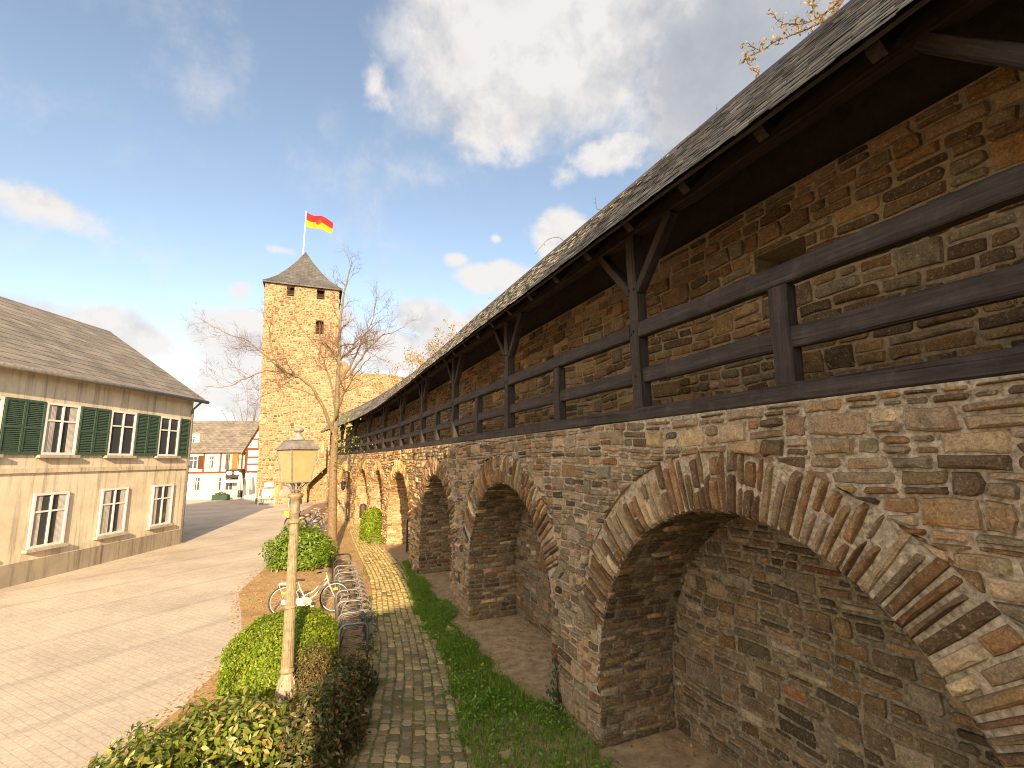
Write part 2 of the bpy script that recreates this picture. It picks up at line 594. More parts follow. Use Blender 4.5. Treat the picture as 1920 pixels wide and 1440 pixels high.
for i, A in enumerate(ARC[1:] if True else ARC):
    far = A.sc > 14
    ring = MB()
    t = A.t0 + (.75 if A.sc < 5 else .4)
    rmp = lambda u, v, o, A=A: (lambda q: (q[0] + q[2] * v, -o, q[1] + q[3] * v))(A.at(u))
    while t < A.t1 - (.75 if A.sc < 5 else .4):
        w = U(.055, .105) * (1.4 if far else 1)
        g = U(.010, .018)
        h = RING * (U(.84, 1.12) if random.random() < .82 else U(.6, .8))
        splits = [(-.012, h)]
        if random.random() < .4:
            hm = h * U(.35, .65); splits = [(-.012, hm - .008), (hm + .008, h)]
        for (h0, h1) in splits:
            lean = U(-.012, .012)
            P = []
            for k, (x, y) in enumerate([(t + g, h0), (t + w / 2, h0), (t + w - g, h0), (t + w - g * .8, (h0 + h1) / 2), (t + w - g * 1.2, h1 - .01), (t + w - g * 2, h1), (t + g * 2, h1), (t + g * 1.2, h1 - .012), (t + g * .8, (h0 + h1) / 2)]):
                P.append((x + U(-.005, .005) + lean * (y / h), y + (U(-.008, .008) if y > .01 else 0)))
            c = pick(PAL_FARW if A.sc > 10 else [((.19, .12, .064), 3), ((.165, .105, .065), 3), ((.19, .15, .108), 3), ((.25, .19, .125), 2), ((.125, .085, .055), 2), ((.36, .30, .225), .9)])
            stone(ring, P, U(.025, .07), c, rmp, simple=far)
        t += w
    wpart(ring, "arch_ring", M_STONE)
    # lining: barrel vault, jambs and back of the niche
    mort = MB()
    tt = np.linspace(0, A.len, 70)
    rows = []
    for u in tt:
        s, z, ns, nz = A.at(u)
        rows.append([(s, w, z) for w in np.linspace(0, ND, 3)])
    mort.grid(rows)
    ss = np.linspace(A.sc - A.a, A.sc + A.a, 15)
    mort.grid([[(s, ND, z) for s in ss] for z in (-.05, A.zs + A.b + .05)])
    lin = MB()
    smp = lambda u, v, o, A=A: (lambda q: (q[0] - q[2] * o, u, q[1] - q[3] * o))(A.at(v))
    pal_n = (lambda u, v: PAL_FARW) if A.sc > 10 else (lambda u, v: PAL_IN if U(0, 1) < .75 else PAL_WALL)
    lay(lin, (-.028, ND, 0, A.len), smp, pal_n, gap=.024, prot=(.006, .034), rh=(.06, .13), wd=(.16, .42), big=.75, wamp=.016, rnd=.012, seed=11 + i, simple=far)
    bmp = lambda u, v, o: (u, ND - o, v)

    def clip_back(P, A=A):
        if all(z > A.zs + A.b * math.sqrt(max(0, 1 - ((s - A.sc) / A.a) ** 2)) + .02 for s, z in P): return None
        return P
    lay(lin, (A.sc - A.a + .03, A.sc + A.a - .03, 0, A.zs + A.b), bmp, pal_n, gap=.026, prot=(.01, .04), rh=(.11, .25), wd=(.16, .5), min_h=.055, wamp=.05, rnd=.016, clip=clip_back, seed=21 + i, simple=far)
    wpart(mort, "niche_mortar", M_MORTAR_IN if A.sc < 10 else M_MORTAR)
    wpart(lin, "niche_lining", M_STONE)

# parapet wall behind the walkway, with loopholes
HOLES = [(-2.35, -1.75, 5.2, 5.62), (3.0, 3.35, 5.18, 5.5), (8.4, 8.75, 5.18, 5.5), (13.6, 14.0, 5.15, 5.5), (19, 19.4, 5.15, 5.5)]
par = MB()
eds = sorted(set([round(x, 3) for x in np.arange(S0, S1 + .01, .5)] + [h[0] for h in HOLES] + [h[1] for h in HOLES]))
for a, b in zip(eds[:-1], eds[1:]):
    m = (a + b) / 2; spans = [(SILL, 6.22)]
    for h in HOLES:
        if h[0] < m < h[1]: spans = [(SILL, h[2]), (h[3], 6.22)]
    for z0, z1 in spans:
        par.add([(a, ND, z0), (b, ND, z0), (b, ND, z1), (a, ND, z1)], [(0, 1, 2, 3)])
for h in HOLES:
    a, b, c, d = h; e = ND + .5
    par.add([(a, ND, c), (b, ND, c), (b, ND, d), (a, ND, d), (a, e, c), (b, e, c), (b, e, d), (a, e, d)],
            [(0, 1, 5, 4), (1, 2, 6, 5), (2, 3, 7, 6), (3, 0, 4, 7), (4, 5, 6, 7)], (.2, .15, .1))
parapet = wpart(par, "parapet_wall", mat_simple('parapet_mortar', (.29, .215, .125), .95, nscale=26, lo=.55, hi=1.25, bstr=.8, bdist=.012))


def clip_par(P):
    for h in HOLES:
        if max(q[0] for q in P) > h[0] and min(q[0] for q in P) < h[1] and max(q[1] for q in P) > h[2] and min(q[1] for q in P) < h[3]:
            cs = sum(q[0] for q in P) / len(P); cz = sum(q[1] for q in P) / len(P)
            if h[0] < cs < h[1] and h[2] < cz < h[3]: return None
            if cz > h[3]: P = [(s, max(z, h[3] + .005)) for s, z in P]
            elif cz < h[2]: P = [(s, min(z, h[2] - .005)) for s, z in P]
            elif cs > h[1]: P = [(max(s, h[1] + .005), z) for s, z in P]
            else: P = [(min(s, h[0] - .005), z) for s, z in P]
    return P


ps = MB()
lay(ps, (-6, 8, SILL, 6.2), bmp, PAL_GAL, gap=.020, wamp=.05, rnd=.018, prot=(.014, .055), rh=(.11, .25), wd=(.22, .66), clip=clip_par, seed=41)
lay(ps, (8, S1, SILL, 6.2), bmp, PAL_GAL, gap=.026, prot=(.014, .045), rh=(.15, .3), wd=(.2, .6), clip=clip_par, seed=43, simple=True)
wpart(ps, "parapet_stones", M_STONE, parapet)

# ------------------------------------------------------------------ timber walkway with its slate roof
walk = thing("covered_walkway", "dark oak covered walkway with railing and slate roof along the top of the wall", "walkway", W(8, .1, 3.9))


def beam(name, A, B, wd, ht, mat, parent, up=(0, 0, 1), cham=.012, root=None, rough=.006):
    """hewn beam from A to B; local z runs along the grain. ht is measured towards `up`."""
    A = Vector(A); B = Vector(B); z = (B - A); L = z.length; z.normalize()
    y = Vector(up) - z * Vector(up).dot(z); y.normalize(); x = y.cross(z)
    hw, hh = wd / 2, ht / 2; c = min(cham, hw * .4, hh * .4)
    prof = [(-hw + c, -hh), (hw - c, -hh), (hw, -hh + c), (hw, hh - c), (hw - c, hh), (-hw + c, hh), (-hw, hh - c), (-hw, -hh + c)]
    m = MB(); k = max(2, int(L / .35) + 1); rows = []
    for i in range(k + 1):
        dx, dy = U(-rough, rough), U(-rough, rough)
        rows.append([(px + dx, py + dy, L * i / k) for px, py in prof])
    vs = [p for r in rows for p in r]; fs = []
    for i in range(k):
        for j in range(8):
            j2 = (j + 1) % 8
            fs.append((i * 8 + j, i * 8 + j2, (i + 1) * 8 + j2, (i + 1) * 8 + j))
    fs.append(tuple(range(8))[::-1]); fs.append(tuple(k * 8 + j for j in range(8)))
    m.add(vs, fs)
    o = m.build(name, mat)
    o.parent = parent
    R = Matrix((x, y, z)).transposed().to_4x4()
    root = root or parent
    o.matrix_local = Matrix.Translation(A - Vector(root.location)) @ R
    return o


def upn(s): # direction out of the wall, for beams' orientation
    h = float(np.interp(s, _S, _hd)); return (-math.cos(h), -math.sin(h), 0)


POSTS = [-8.2, -4.6, -.95, 2.9, 6.45, 10.0, 13.6, 17.2, 20.8, 24.4, 27.8, 30.85]
PL0, PL1 = 6.03, 6.19
for i, s in enumerate(POSTS):
    pw = .155
    beam("post", W(s, .10, 3.965), W(s, .10, PL0), pw, pw, M_WOOD, walk, upn(s))
    for sg in (-1, 1):
        if (sg > 0 and i == len(POSTS) - 1): continue
        beam("brace", W(s + sg * .07, .10, 5.34), W(s + sg * .66, .10, PL0 + .01), .10, .125, M_WOOD, walk, upn(s))
    for (ds, zz) in ((0, 4.86), (.045, 4.83), (-.045, 5.36), (.045, 5.37), (0, 4.33)):
        if i == len(POSTS) - 1 and zz < 4.85: continue
        c0 = W(s + ds, .028, zz); c1 = W(s + ds, .008, zz); pg = MB(); pg.tube([c0, c1], .014, 6, (1, 1, 1))   # oak pegs at the joints
        o_ = pg.build("peg", M_WOODR); o_.data.transform(Matrix.Translation(-Vector(walk.location))); o_.parent = walk
    if i < len(POSTS) - 1:
        s2 = POSTS[i + 1]; sm = (s + s2) / 2
        beam("baluster", W(sm, .10, 3.965), W(sm, .10, 4.775), .17, .13, M_WOOD, walk, upn(sm))
        beam("handrail", W(s + .08, .09, 4.865), W(s2 - .08, .09, 4.865), .17, .12, M_WOOD, walk, upn(sm))
        for a, b in ((s + .08, sm - .085), (sm + .085, s2 - .08)):
            beam("middle_rail", W(a, .10, 4.335), W(b, .10, 4.335), .17, .085, M_WOOD, walk, upn(sm))
        beam("sill_beam", W(s + .002, .10, 3.895), W(s2 - .002, .10, 3.895), .14, .22, M_WOOD, walk, upn(sm))
        beam("wall_plate", W(s + .002, .10, 6.11), W(s2 - .002, .10, 6.11), .16, .15, M_WOODR, walk, upn(sm))
# floor boards
fl = MB()
for a in np.arange(S0, S1, .5):
    fl.add([(a, .2, 3.90), (a + .495, .2, 3.90), (a + .495, ND - .05, 3.90), (a, ND - .05, 3.90)], [(0, 1, 2, 3)])
wpart(fl, "floor_boards", M_WOODR, walk, root=walk)

# roof
EW, EZ, RW, RZ, BW, BZ = -.5, 5.86, .9, 7.45, 2.25, 5.85
al = math.atan2(RZ - EZ, RW - EW); SL = math.hypot(RZ - EZ, RW - EW)
roof = MB()
ge = np.arange(S0, 31.61, .4)


def rp(d, o=0.0): return (EW + d * math.cos(al) - o * math.sin(al), EZ + d * math.sin(al) + o * math.cos(al))


sag = lambda s: .018 * mnoise.noise((s * .35, 7.7, 0)) + .008 * mnoise.noise((s * 1.6, 2.7, 0))
for a, b in zip(ge[:-1], ge[1:]):
    for (d0, d1, o) in ((0, SL, -.05), (0, SL, -.022)):
        q = [(a, d0), (b, d0), (b, d1), (a, d1)]
        roof.add([(s, rp(d, o)[0], rp(d, o)[1] + sag(s)) for s, d in q], [(0, 1, 2, 3)])
    roof.add([(s, rp(0, o)[0], rp(0, o)[1] + sag(s)) for s, o in ((a, -.05), (b, -.05), (b, -.022), (a, -.022))], [(0, 1, 2, 3)])
    for dz in (0, -.06):
        roof.add([(a, RW, RZ - .03 + dz + sag(a)), (b, RW, RZ - .03 + dz + sag(b)), (b, BW, BZ + dz + sag(b)), (a, BW, BZ + dz + sag(a))], [(0, 1, 2, 3)])
roof_o = wpart(roof, "roof", mat_simple('roof_boards', (.035, .025, .018), .85, nscale=8, lo=.6, hi=1.3), walk, root=walk)
sl = MB()
ex = .115; rowsN = int(SL / ex) + 1
SPAL = [((.155, .160, .170), 5), ((.185, .188, .195), 3), ((.105, .108, .115), 2.5), ((.165, .155, .14), 1), ((.26, .265, .27), 1.0)]
for r in range(rowsN):
    d0 = r * ex - .05
    s = S0 + U(0, .2)
    off = .0
    while s < 31.6:
        w = U(.12, .19)
        L = min(.23, SL - d0 + .02)
        if L < .06: break
        l0, l1 = U(.020, .029), .004
        th = U(.006, .009)
        dd = d0 + U(-.006, .006); sk = U(-.006, .006)
        q = []
        for o_add in (0, th):
            for (ss, d, o) in ((s + .003, dd, l0), (s + w - .003, dd + sk, l0 + U(-.006, .006)), (s + w - .003, dd + L, l1), (s + .003, dd + L, l1)):
                a, z = rp(d, o + o_add - .012)
                q.append((ss, a, z + sag(ss)))
        c = pick(SPAL)
        sl.add(q, [(0, 1, 2, 3), (4, 5, 6, 7), (0, 1, 5, 4), (1, 2, 6, 5), (3, 0, 4, 7), (2, 3, 7, 6)], c)
        s += w
wpart(sl, "roof_slates", M_SLATE, roof_o, root=walk)
cap = MB()
for a, b in zip(ge[:-1], ge[1:]):
    ln = [(RW - .16, RZ - .16), (RW, RZ + .035), (RW + .16, RZ - .14)]
    cap.grid([[(s, w, z + sag(s)) for w, z in ln] for s in (a, b)], (.07, .065, .06))
wpart(cap, "ridge_capping", M_SLATE, roof_o, root=walk)
s = S0 + .2
k = 0
while s < 31.5:
    A = rp(.10, -.12); B = rp(SL - .12, -.14)
    beam("rafter", W(s, A[0], A[1] + sag(s)), W(s, B[0], B[1] + sag(s)), .09, .11, M_WOODR, walk, (0, 0, 1), cham=.006)
    s += .82

# ------------------------------------------------------------------ gate tower at the far end
TO = Vector((-21.27, 40.79, 0)); TX = Vector((.927, .375, 0)); TN = Vector((-.375, .927, 0))   # along the face, into the tower
TWD, TDP, TH = 6.15, 6.4, 19.42


def tft(v):
    v = np.asarray(v, dtype=np.float64).reshape(-1, 3)
    a, w, z = v[:, 0], v[:, 1], v[:, 2]
    fl = -.10 * np.clip(1 - z / 3.0, 0, 1)                # slightly splayed foot
    a2 = a + np.where(a < TWD / 2, fl, -fl) - .028 * z       # the old tower leans a little
    w2 = w + np.where(w < TDP / 2, fl, -fl)
    return np.stack([TO.x + TX.x * a2 + TN.x * w2, TO.y + TX.y * a2 + TN.y * w2, z], 1)


tower = thing("stone_tower", "tall square ochre stone tower with slate pyramid roof beyond the end of the wall", "tower", tft([(TWD / 2, TDP / 2, 0)])[0])


def tpart(mb, name, mat, parent=None, tf=tft):
    return wpart(mb, name, mat, parent or tower, tf=tf, root=tower)


WIN = [(1.75, 2.38, 18.15, 19.12, 0), (4.22, 4.92, 18.15, 19.12, 0), (4.2, 4.9, 14.85, 16.15, 1)]
tb = MB()
zs = [0, 3, 6, 9, 12, 14.85, 16.15, 18.15, 19.12, TH]
xs = sorted(set([0, TWD] + [w[0] for w in WIN] + [w[1] for w in WIN]))
for z0, z1 in zip(zs[:-1], zs[1:]):
    for a, b in zip(xs[:-1], xs[1:]):
        m, n = (a + b) / 2, (z0 + z1) / 2
        if any(w[0] < m < w[1] and w[2] < n < w[3] for w in WIN): continue
        tb.add([(a, 0, z0), (b, 0, z0), (b, 0, z1), (a, 0, z1)], [(0, 1, 2, 3)])
    for p, q in (((0, 0), (0, TDP)), ((TWD, 0), (TWD, TDP)), ((0, TDP), (TWD, TDP))):
        tb.add([(*p, z0), (*q, z0), (*q, z1), (*p, z1)], [(0, 1, 2, 3)])
for w in WIN:
    a, b, c, d, _ = w
    tb.add([(a, 0, c), (b, 0, c), (b, 0, d), (a, 0, d), (a, .9, c), (b, .9, c), (b, .9, d), (a, .9, d)],
           [(0, 1, 5, 4), (1, 2, 6, 5), (2, 3, 7, 6), (3, 0, 4, 7)])
tpart(tb, "wall", M_MORTAR_FAR)


def clip_t(P):
    for w in WIN:
        a, b, c, d, _ = w
        if max(q[0] for q in P) > a and min(q[0] for q in P) < b and max(q[1] for q in P) > c and min(q[1] for q in P) < d:
            cs = sum(q[0] for q in P) / len(P); cz = sum(q[1] for q in P) / len(P)
            if a < cs < b and c < cz < d: return None
            if cs >= b: P = [(max(s, b + .01), z) for s, z in P]
            elif cs <= a: P = [(min(s, a - .01), z) for s, z in P]
            elif cz >= d: P = [(s, max(z, d + .01)) for s, z in P]
            else: P = [(s, min(z, c - .01)) for s, z in P]
    return P


ts = MB()
lay(ts, (0, TWD, 0, TH), lambda u, v, o: (u, -o, v), PAL_TOWER, gap=.05, prot=(.02, .08), rh=(.14, .30), wd=(.2, .55), min_h=.08, clip=clip_t, seed=51, simple=True, rnd=.04)
lay(ts, (0, TDP, 0, TH), lambda u, v, o: (-o, u, v), PAL_TOWER, gap=.05, prot=(.02, .07), rh=(.16, .32), wd=(.25, .6), min_h=.09, seed=53, simple=True, rnd=.04)
lay(ts, (0, TDP, 0, TH), lambda u, v, o: (TWD + o, u, v), PAL_TOWER, gap=.05, prot=(.02, .08), rh=(.25, .45), wd=(.35, .8), min_h=.12, seed=55, simple=True, rnd=.04)
tpart(ts, "facing_stones", M_STONE_FAR)
M_DARK = mat_simple('dark_interior', (.02, .014, .010), .9)
M_BROWN = mat_simple('brown_timber', (.10, .045, .022), .8, nscale=20)
for w in WIN:
    a, b, c, d, arched = w
    wm = MB()
    wm.add([(a, .5, c), (b, .5, c), (b, .5, d), (a, .5, d)], [(0, 1, 2, 3)])
    wo = tpart(wm, "window", M_DARK)
    fm = MB()
    if arched:
        for x in (a + .02, (a + b) / 2 - .03, b - .08): fm.box((x, .3, c), (x + .06, .38, d))
        fm.box((a, .3, (c + d) / 2), (b, .37, (c + d) / 2 + .05))
        n = 8
        for k in range(n):      # arched head: fill the spandrels
            for sgn in (-1, 1):
                x0 = (a + b) / 2 + sgn * (b - a) / 2 * math.cos(math.pi / 2 * k / n); x1 = (a + b) / 2 + sgn * (b - a) / 2 * math.cos(math.pi / 2 * (k + 1) / n)
                z0 = d - .36 + .36 * math.sin(math.pi / 2 * k / n); z1 = d - .36 + .36 * math.sin(math.pi / 2 * (k + 1) / n)
                fm.add([(x0, .02, z0), (x1, .02, z1), (x1, .02, d), (x0, .02, d)], [(0, 1, 2, 3)], (.3, .2, .1))
    else:
        fm.box((a - .05, .04, d - .12), (b + .05, .2, d)); fm.box((a, .3, c + .2), (b, .36, c + .28))
        fm.box((a, .32, c), (a + .07, .42, d - .12)); fm.box((b - .07, .32, c), (b, .42, d - .12))
    f = fm.build("window_frame", M_BROWN, None, tft)
    f.data.transform(Matrix.Translation(-Vector(tower.location))); f.parent = wo
# bell-cast pyramid roof
rm = MB(); ca, cw = TWD / 2 + .05, TDP / 2
prof = [(1.0, 0.0), (.86, .38), (.68, .98), (.45, 2.0), (.22, 3.2), (.012, 4.5)]
hx, hy = TWD / 2 + .27, TDP / 2 + .27
rows = []
for k, h in prof:
    rows.append([(ca + sx * hx * k, cw + sy * hy * k, TH - .12 + h) for sx, sy in ((-1, -1), (0, -1), (1, -1), (1, 0), (1, 1), (0, 1), (-1, 1), (-1, 0), (-1, -1))])
rm.grid(rows)
rm.grid([[(ca + sx * (hx - .02), cw + sy * (hy - .02), TH - .125 - dz) for sx, sy in ((-1, -1), (1, -1), (1, 1), (-1, 1), (-1, -1))] for dz in (0, .16)])
rm.add([(ca - hx + .02, cw - hy + .02, TH - .285), (ca + hx - .02, cw - hy + .02, TH - .285), (ca + hx - .02, cw + hy - .02, TH - .285), (ca - hx + .02, cw + hy - .02, TH - .285)], [(0, 1, 2, 3)])


def mat_slate_roof(name, c1, c2, sc):
    m, nt, out = new_mat(name)
    t = nt.nodes.new('ShaderNodeTexCoord')
    mp = N(nt, 'ShaderNodeMapping'); mp.inputs['Rotation'].default_value = (0, 0, rad(-22)); nt.links.new(t.outputs['Object'], mp.inputs[0])
    sp = nt.nodes.new('ShaderNodeSeparateXYZ'); nt.links.new(mp.outputs[0], sp.inputs[0])
    cb = nt.nodes.new('ShaderNodeCombineXYZ')
    ad = N(nt, 'ShaderNodeMath', operation='ADD'); nt.links.new(sp.outputs[0], ad.inputs[0]); nt.links.new(sp.outputs[1], ad.inputs[1])
    nt.links.new(ad.outputs[0], cb.inputs[0]); nt.links.new(sp.outputs[2], cb.inputs[1])
    b = N(nt, 'ShaderNodeTexBrick', i_Scale=sc, i_Mortar_Size=.012, i_Bias=0.0, i_Brick_Width=.32, i_Row_Height=.22)
    b.inputs['Color1'].default_value = (*c1, 1); b.inputs['Color2'].default_value = (*c2, 1); b.inputs['Mortar'].default_value = (c1[0] * .4, c1[1] * .4, c1[2] * .4, 1)
    nt.links.new(cb.outputs[0], b.inputs['Vector'])
    n = noise_n(nt, 1.3, 6, .7, t.outputs['Object'])
    c = mul(nt, b.outputs['Color'], ramp(nt, n, [(.3, .65), (.7, 1.4)]))
    bsdf(nt, out, c, .7, bump=b.outputs['Fac'], bstr=.4, bdist=.02)
    return m


M_SLROOF = mat_slate_roof('tower_slate', (.075, .073, .072), (.098, .094, .088), 1.0)
tpart(rm, "roof", M_SLROOF)

apex = Vector(tft([(ca, cw, TH + 4.35)])[0])
# flagpole and flag
fp = thing("flagpole", "slim white flagpole on the tip of the tower roof", "flagpole", apex + Vector((-.25, 0, -.25)))
m = MB(); m.tube([(0, 0, 0), (.02, 0, 2.3), (.06, 0, 4.55)], [.065, .055, .04], 8, (.82, .80, .78)); m.build("pole", M_ATTR, fp, smooth=True)
m = MB(); m.lathe([(.001, 4.68), (.06, 4.64), (.075, 4.59), (.05, 4.55), (.001, 4.54)], 10, (.75, .6, .3)); m.build("finial", M_ATTR, fp, smooth=True)
flag = thing("flag", "red over yellow flag with a dark crest blowing from the flagpole", "flag", fp.location + Vector((.09, 0, 4.5)))
m = MB(); nx, nz = 26, 14
FL, FHt = 2.75, 1.45


def fpt(i, j, dy=0):
    u = i / nx; v = j / nz
    x = u * FL * .95
    z = -v * FHt * (1 - .12 * u) - .98 * u - .12 * math.sin(u * 7.5) * u + .12 * u * u
    y = .22 * math.sin(u * 8 + v * 1.2) * (.25 + u) + dy
    return (x, y, z)


m.grid([[fpt(i, j) for i in range(nx + 1)] for j in range(nz + 1)])
m.c = [((.50, .02, .025) if j < nz / 2 + .01 else (.62, .38, .015)) for j in range(nz + 1) for i in range(nx + 1)]
# hard edge between the bands
m.grid([[fpt(i, nz / 2 + e) for i in range(nx + 1)] for e in (0, .6)], (.62, .38, .015))
fo = m.build("flag_cloth", mat_leaf('flag_cloth', .4, .8), flag, smooth=True)
m = MB()
for dy in (-.03, .03):
    ctr = (nx * .5, nz * .52); vs = [fpt(*ctr, dy)]
    sh = [(0, -3.2), (.9, -2.5), (2.4, -2.9), (2.9, -.2), (2.0, .6), (2.1, 2.2), (.8, 1.9), (0, 3.4), (-.8, 1.9), (-2.1, 2.2), (-2.0, .6), (-2.9, -.2), (-2.4, -2.9), (-.9, -2.5)]
    vs += [fpt(ctr[0] + a * 1.05, ctr[1] + b * 1.0, dy) for a, b in sh]
    m.add(vs, [(0, k, k % len(sh) + 1) for k in range(1, len(sh) + 1)], (.16, .03, .015))
m.build("crest", M_ATTR, fo)

# ------------------------------------------------------------------ round bastion stump right of the tower
bc = Vector((-13.9, 47.0, 0)); br = 3.75
bast = thing("ruined_bastion", "roofless round ochre stone bastion adjoining the right side of the tower", "bastion", bc)


def btop(a):
    x = math.cos(a) * br
    return 11.35 + (1.35 * max(0, min(1, (-1.0 - x) / 1.4)) if math.sin(a) < .2 else 0) + .08 * mnoise.noise((a * 5, 1, 2))


m = MB(); na = 72
an = [2 * math.pi * k / na for k in range(na + 1)]
for r in (br, br - .9):
    m.grid([[(math.cos(a) * r, math.sin(a) * r, z if z else 0) for a in an] for z in (0, 4, 8)])
    m.grid([[(math.cos(a) * r, math.sin(a) * r, 8 if k == 0 else btop(a)) for a in an] for k in (0, 1)])
m.grid([[(math.cos(a) * r, math.sin(a) * r, btop(a)) for a in an] for r in (br, br - .9)])
m.build("wall", M_MORTAR_FAR, bast)
ts = MB()


def bclip(P):
    if max(q[1] for q in P) > btop(P[0][0] / br) + .12: return None
    return P


lay(ts, (math.pi * br * .93, math.pi * br * 2.08, 0, 12.8), lambda u, v, o: (math.cos(u / br) * (br + o), math.sin(u / br) * (br + o), v), PAL_TOWER, gap=.05,
    prot=(.02, .06), rh=(.14, .3), wd=(.2, .55), min_h=.08, seed=61, simple=True, rnd=.04, clip=bclip)
ts.build("facing_stones", M_STONE_FAR, bast)

# ------------------------------------------------------------------ connecting wall and stair at the tower's foot
link = thing("linking_wall", "low ochre stone wall joining the walkway end to the tower", "wall", W(S1, 0, 0))
A = W(S1 + .02, .2, 0); B = Vector(tft([(5.3, -.02, 0)])[0]); d = (B - A); LW = d.length; d.normalize(); nn = Vector((d.y, -d.x, 0))  # nn to the right


def tfl(v):
    v = np.asarray(v, dtype=np.float64).reshape(-1, 3)
    return np.stack([A.x + d.x * v[:, 0] + nn.x * v[:, 1], A.y + d.y * v[:, 0] + nn.y * v[:, 1], v[:, 2]], 1)


m = MB(); m.box((0, 0, 0), (LW, .8, 4.3)); wpart(m, "wall", M_MORTAR_FAR, link, tf=tfl, root=link)
m = MB()
lay(m, (0, LW, 0, 4.3), lambda u, v, o: (u, -o, v), PAL_TOWER, gap=.045, prot=(.02, .06), rh=(.18, .36), wd=(.25, .6), seed=63, simple=True, clip=None)
lay(m, (0, .8, 0, 4.3), lambda u, v, o: (-o, u, v), PAL_TOWER, gap=.045, prot=(.02, .06), rh=(.18, .36), wd=(.25, .5), seed=64, simple=True, clip=None)
wpart(m, "facing_stones", M_STONE_FAR, link, tf=tfl, root=link)

stair = thing("stone_stair", "ochre stone staircase climbing along the tower's foot over a dark half arch", "stairs", tft([(3, -.7, 0)])[0])
SW = 1.35


def up_z(a): return .45 + (a - 1.2) * 1.0     # stair line
def und(a): return 0.0 if a < 3.75 else max(1.55, .2 + (a - 1.9) * .98) if a > 3.9 else 1.5


prof_a = [1.2, 1.6, 2.2, 2.9, 3.75, 3.76, 4.1, 4.5, 4.9, 5.3]
m = MB()
for a, b in zip(prof_a[:-1], prof_a[1:]):
    mid = (a + b) / 2
    lo = (lambda x: 0.0) if mid < 3.755 else (lambda x: 1.45 + (x - 3.75) * .95)
    if b - a < .02: continue
    m.add([(a, -SW, lo(a)), (b, -SW, lo(b)), (b, -SW, up_z(b)), (a, -SW, up_z(a)), (a, -.03, lo(a)), (b, -.03, lo(b)), (b, -.03, up_z(b)), (a, -.03, up_z(a))],
          [(0, 1, 2, 3), (4, 7, 6, 5), (0, 4, 5, 1), (3, 2, 6, 7)])
m.add([(3.75, -SW, 0), (3.75, -.03, 0), (3.75, -.03, 1.5), (3.75, -SW, 1.5)], [(0, 1, 2, 3)])
m.add([(1.2, -SW, 0), (1.2, -.03, 0), (1.2, -.03, .45), (1.2, -SW, .45)], [(0, 1, 2, 3)])
wpart(m, "stair_body", M_MORTAR_FAR, stair, tf=tft, root=stair)
m = MB()


def sclip(P):
    out = []
    for a, z in P:
        lo = 0.0 if a < 3.75 else 1.45 + (a - 3.75) * .95
        out.append((a, min(max(z, lo), up_z(a))))
    return out


lay(m, (1.2, 5.3, 0, 4.6), lambda u, v, o: (u, -SW - o, v), PAL_TOWER, gap=.045, prot=(.02, .06), rh=(.16, .3), wd=(.25, .55), seed=65, simple=True, clip=sclip)
wpart(m, "facing_stones", M_STONE_FAR, stair, tf=tft, root=stair)
m = MB(); k = 0; a = 1.25
while a < 5.2:
    m.box((a, -SW + .3, up_z(a) - .3), (a + .3, -.04, up_z(a) + .08)); a += .29
wpart(m, "steps", mat_simple('step_stone', (.36, .27, .16), .9), stair, tf=tft, root=stair)
m = MB()   # sloping parapet along the outer side
for a in np.arange(1.3, 5.25, .2):
    m.add([(a, -SW, up_z(a)), (a + .2, -SW, up_z(a + .2)), (a + .2, -SW + .28, up_z(a + .2)), (a, -SW + .28, up_z(a)),
           (a, -SW, up_z(a) + .6), (a + .2, -SW, up_z(a + .2) + .6), (a + .2, -SW + .28, up_z(a + .2) + .6), (a, -SW + .28, up_z(a) + .6)],
          [(0, 1, 5, 4), (3, 2, 6, 7), (4, 5, 6, 7), (0, 4, 7, 3), (1, 2, 6, 5)], pick(PAL_TOWER))
wpart(m, "parapet", M_STONE_FAR, stair, tf=tft, root=stair)

# display rack, plaque and notice board by the tower
rk = thing("display_rack", "white two tier display rack with a red edged board at the tower's foot", "display rack", tft([(.95, -1.1, 0)])[0], rad(22))
m = MB()
for x in (-.62, .62):
    m.tube([(x, .2, 0), (x, .2, 1.25)], .025, 6, (.8, .78, .74)); m.tube([(x, -.25, 0), (x, -.25, .55), (x, .2, .95)], .025, 6, (.8, .78, .74))
m.build("frame", M_ATTR, rk)
for y, z in ((-.2, .18), (0, .5)):
    m = MB(); m.box((-.6, y - .15, z), (.6, y + .15, z + .03), (.8, .76, .7))
    for q in range(6): m.box((-.55 + q * .19, y - .13, z + .035), (-.42 + q * .19, y + .1, z + .2), random.choice([(.85, .8, .7), (.7, .5, .3), (.6, .55, .5)]))
    m.build("shelf", M_ATTR, rk)
m = MB(); m.box((-.6, .16, .72), (.6, .2, 1.22), (.82, .80, .78)); m.box((-.6, .14, .72), (-.42, .157, 1.22), (.65, .06, .07)); m.box((.42, .14, .72), (.6, .157, 1.22), (.65, .06, .07))
m.build("board", M_ATTR, rk)
m = MB(); m.box((-.34, -.02, 0), (.34, .02, .36), (.85, .83, .8))
pl = m.build("plaque", M_ATTR); pl.location = Vector(tft([(.95, -.1, 1.35)])[0]); pl.rotation_euler = (0, 0, rad(22))
tag(pl, "white blank plaque on the tower wall above the display rack", "plaque")
nb = thing("notice_board", "grey notice board on a thin post beside the stone staircase", "notice board", at(541, 953, 37.5).xy.to_3d(), rad(15))
m = MB(); m.tube([(0, 0, 0), (0, 0, 1.9)], .03, 6, (.5, .5, .48)); m.build("post", M_ATTR, nb)
m = MB(); m.box((-.5, -.05, .85), (.5, -.01, 1.6), (.22, .21, .19)); m.build("panel", M_ATTR, nb)

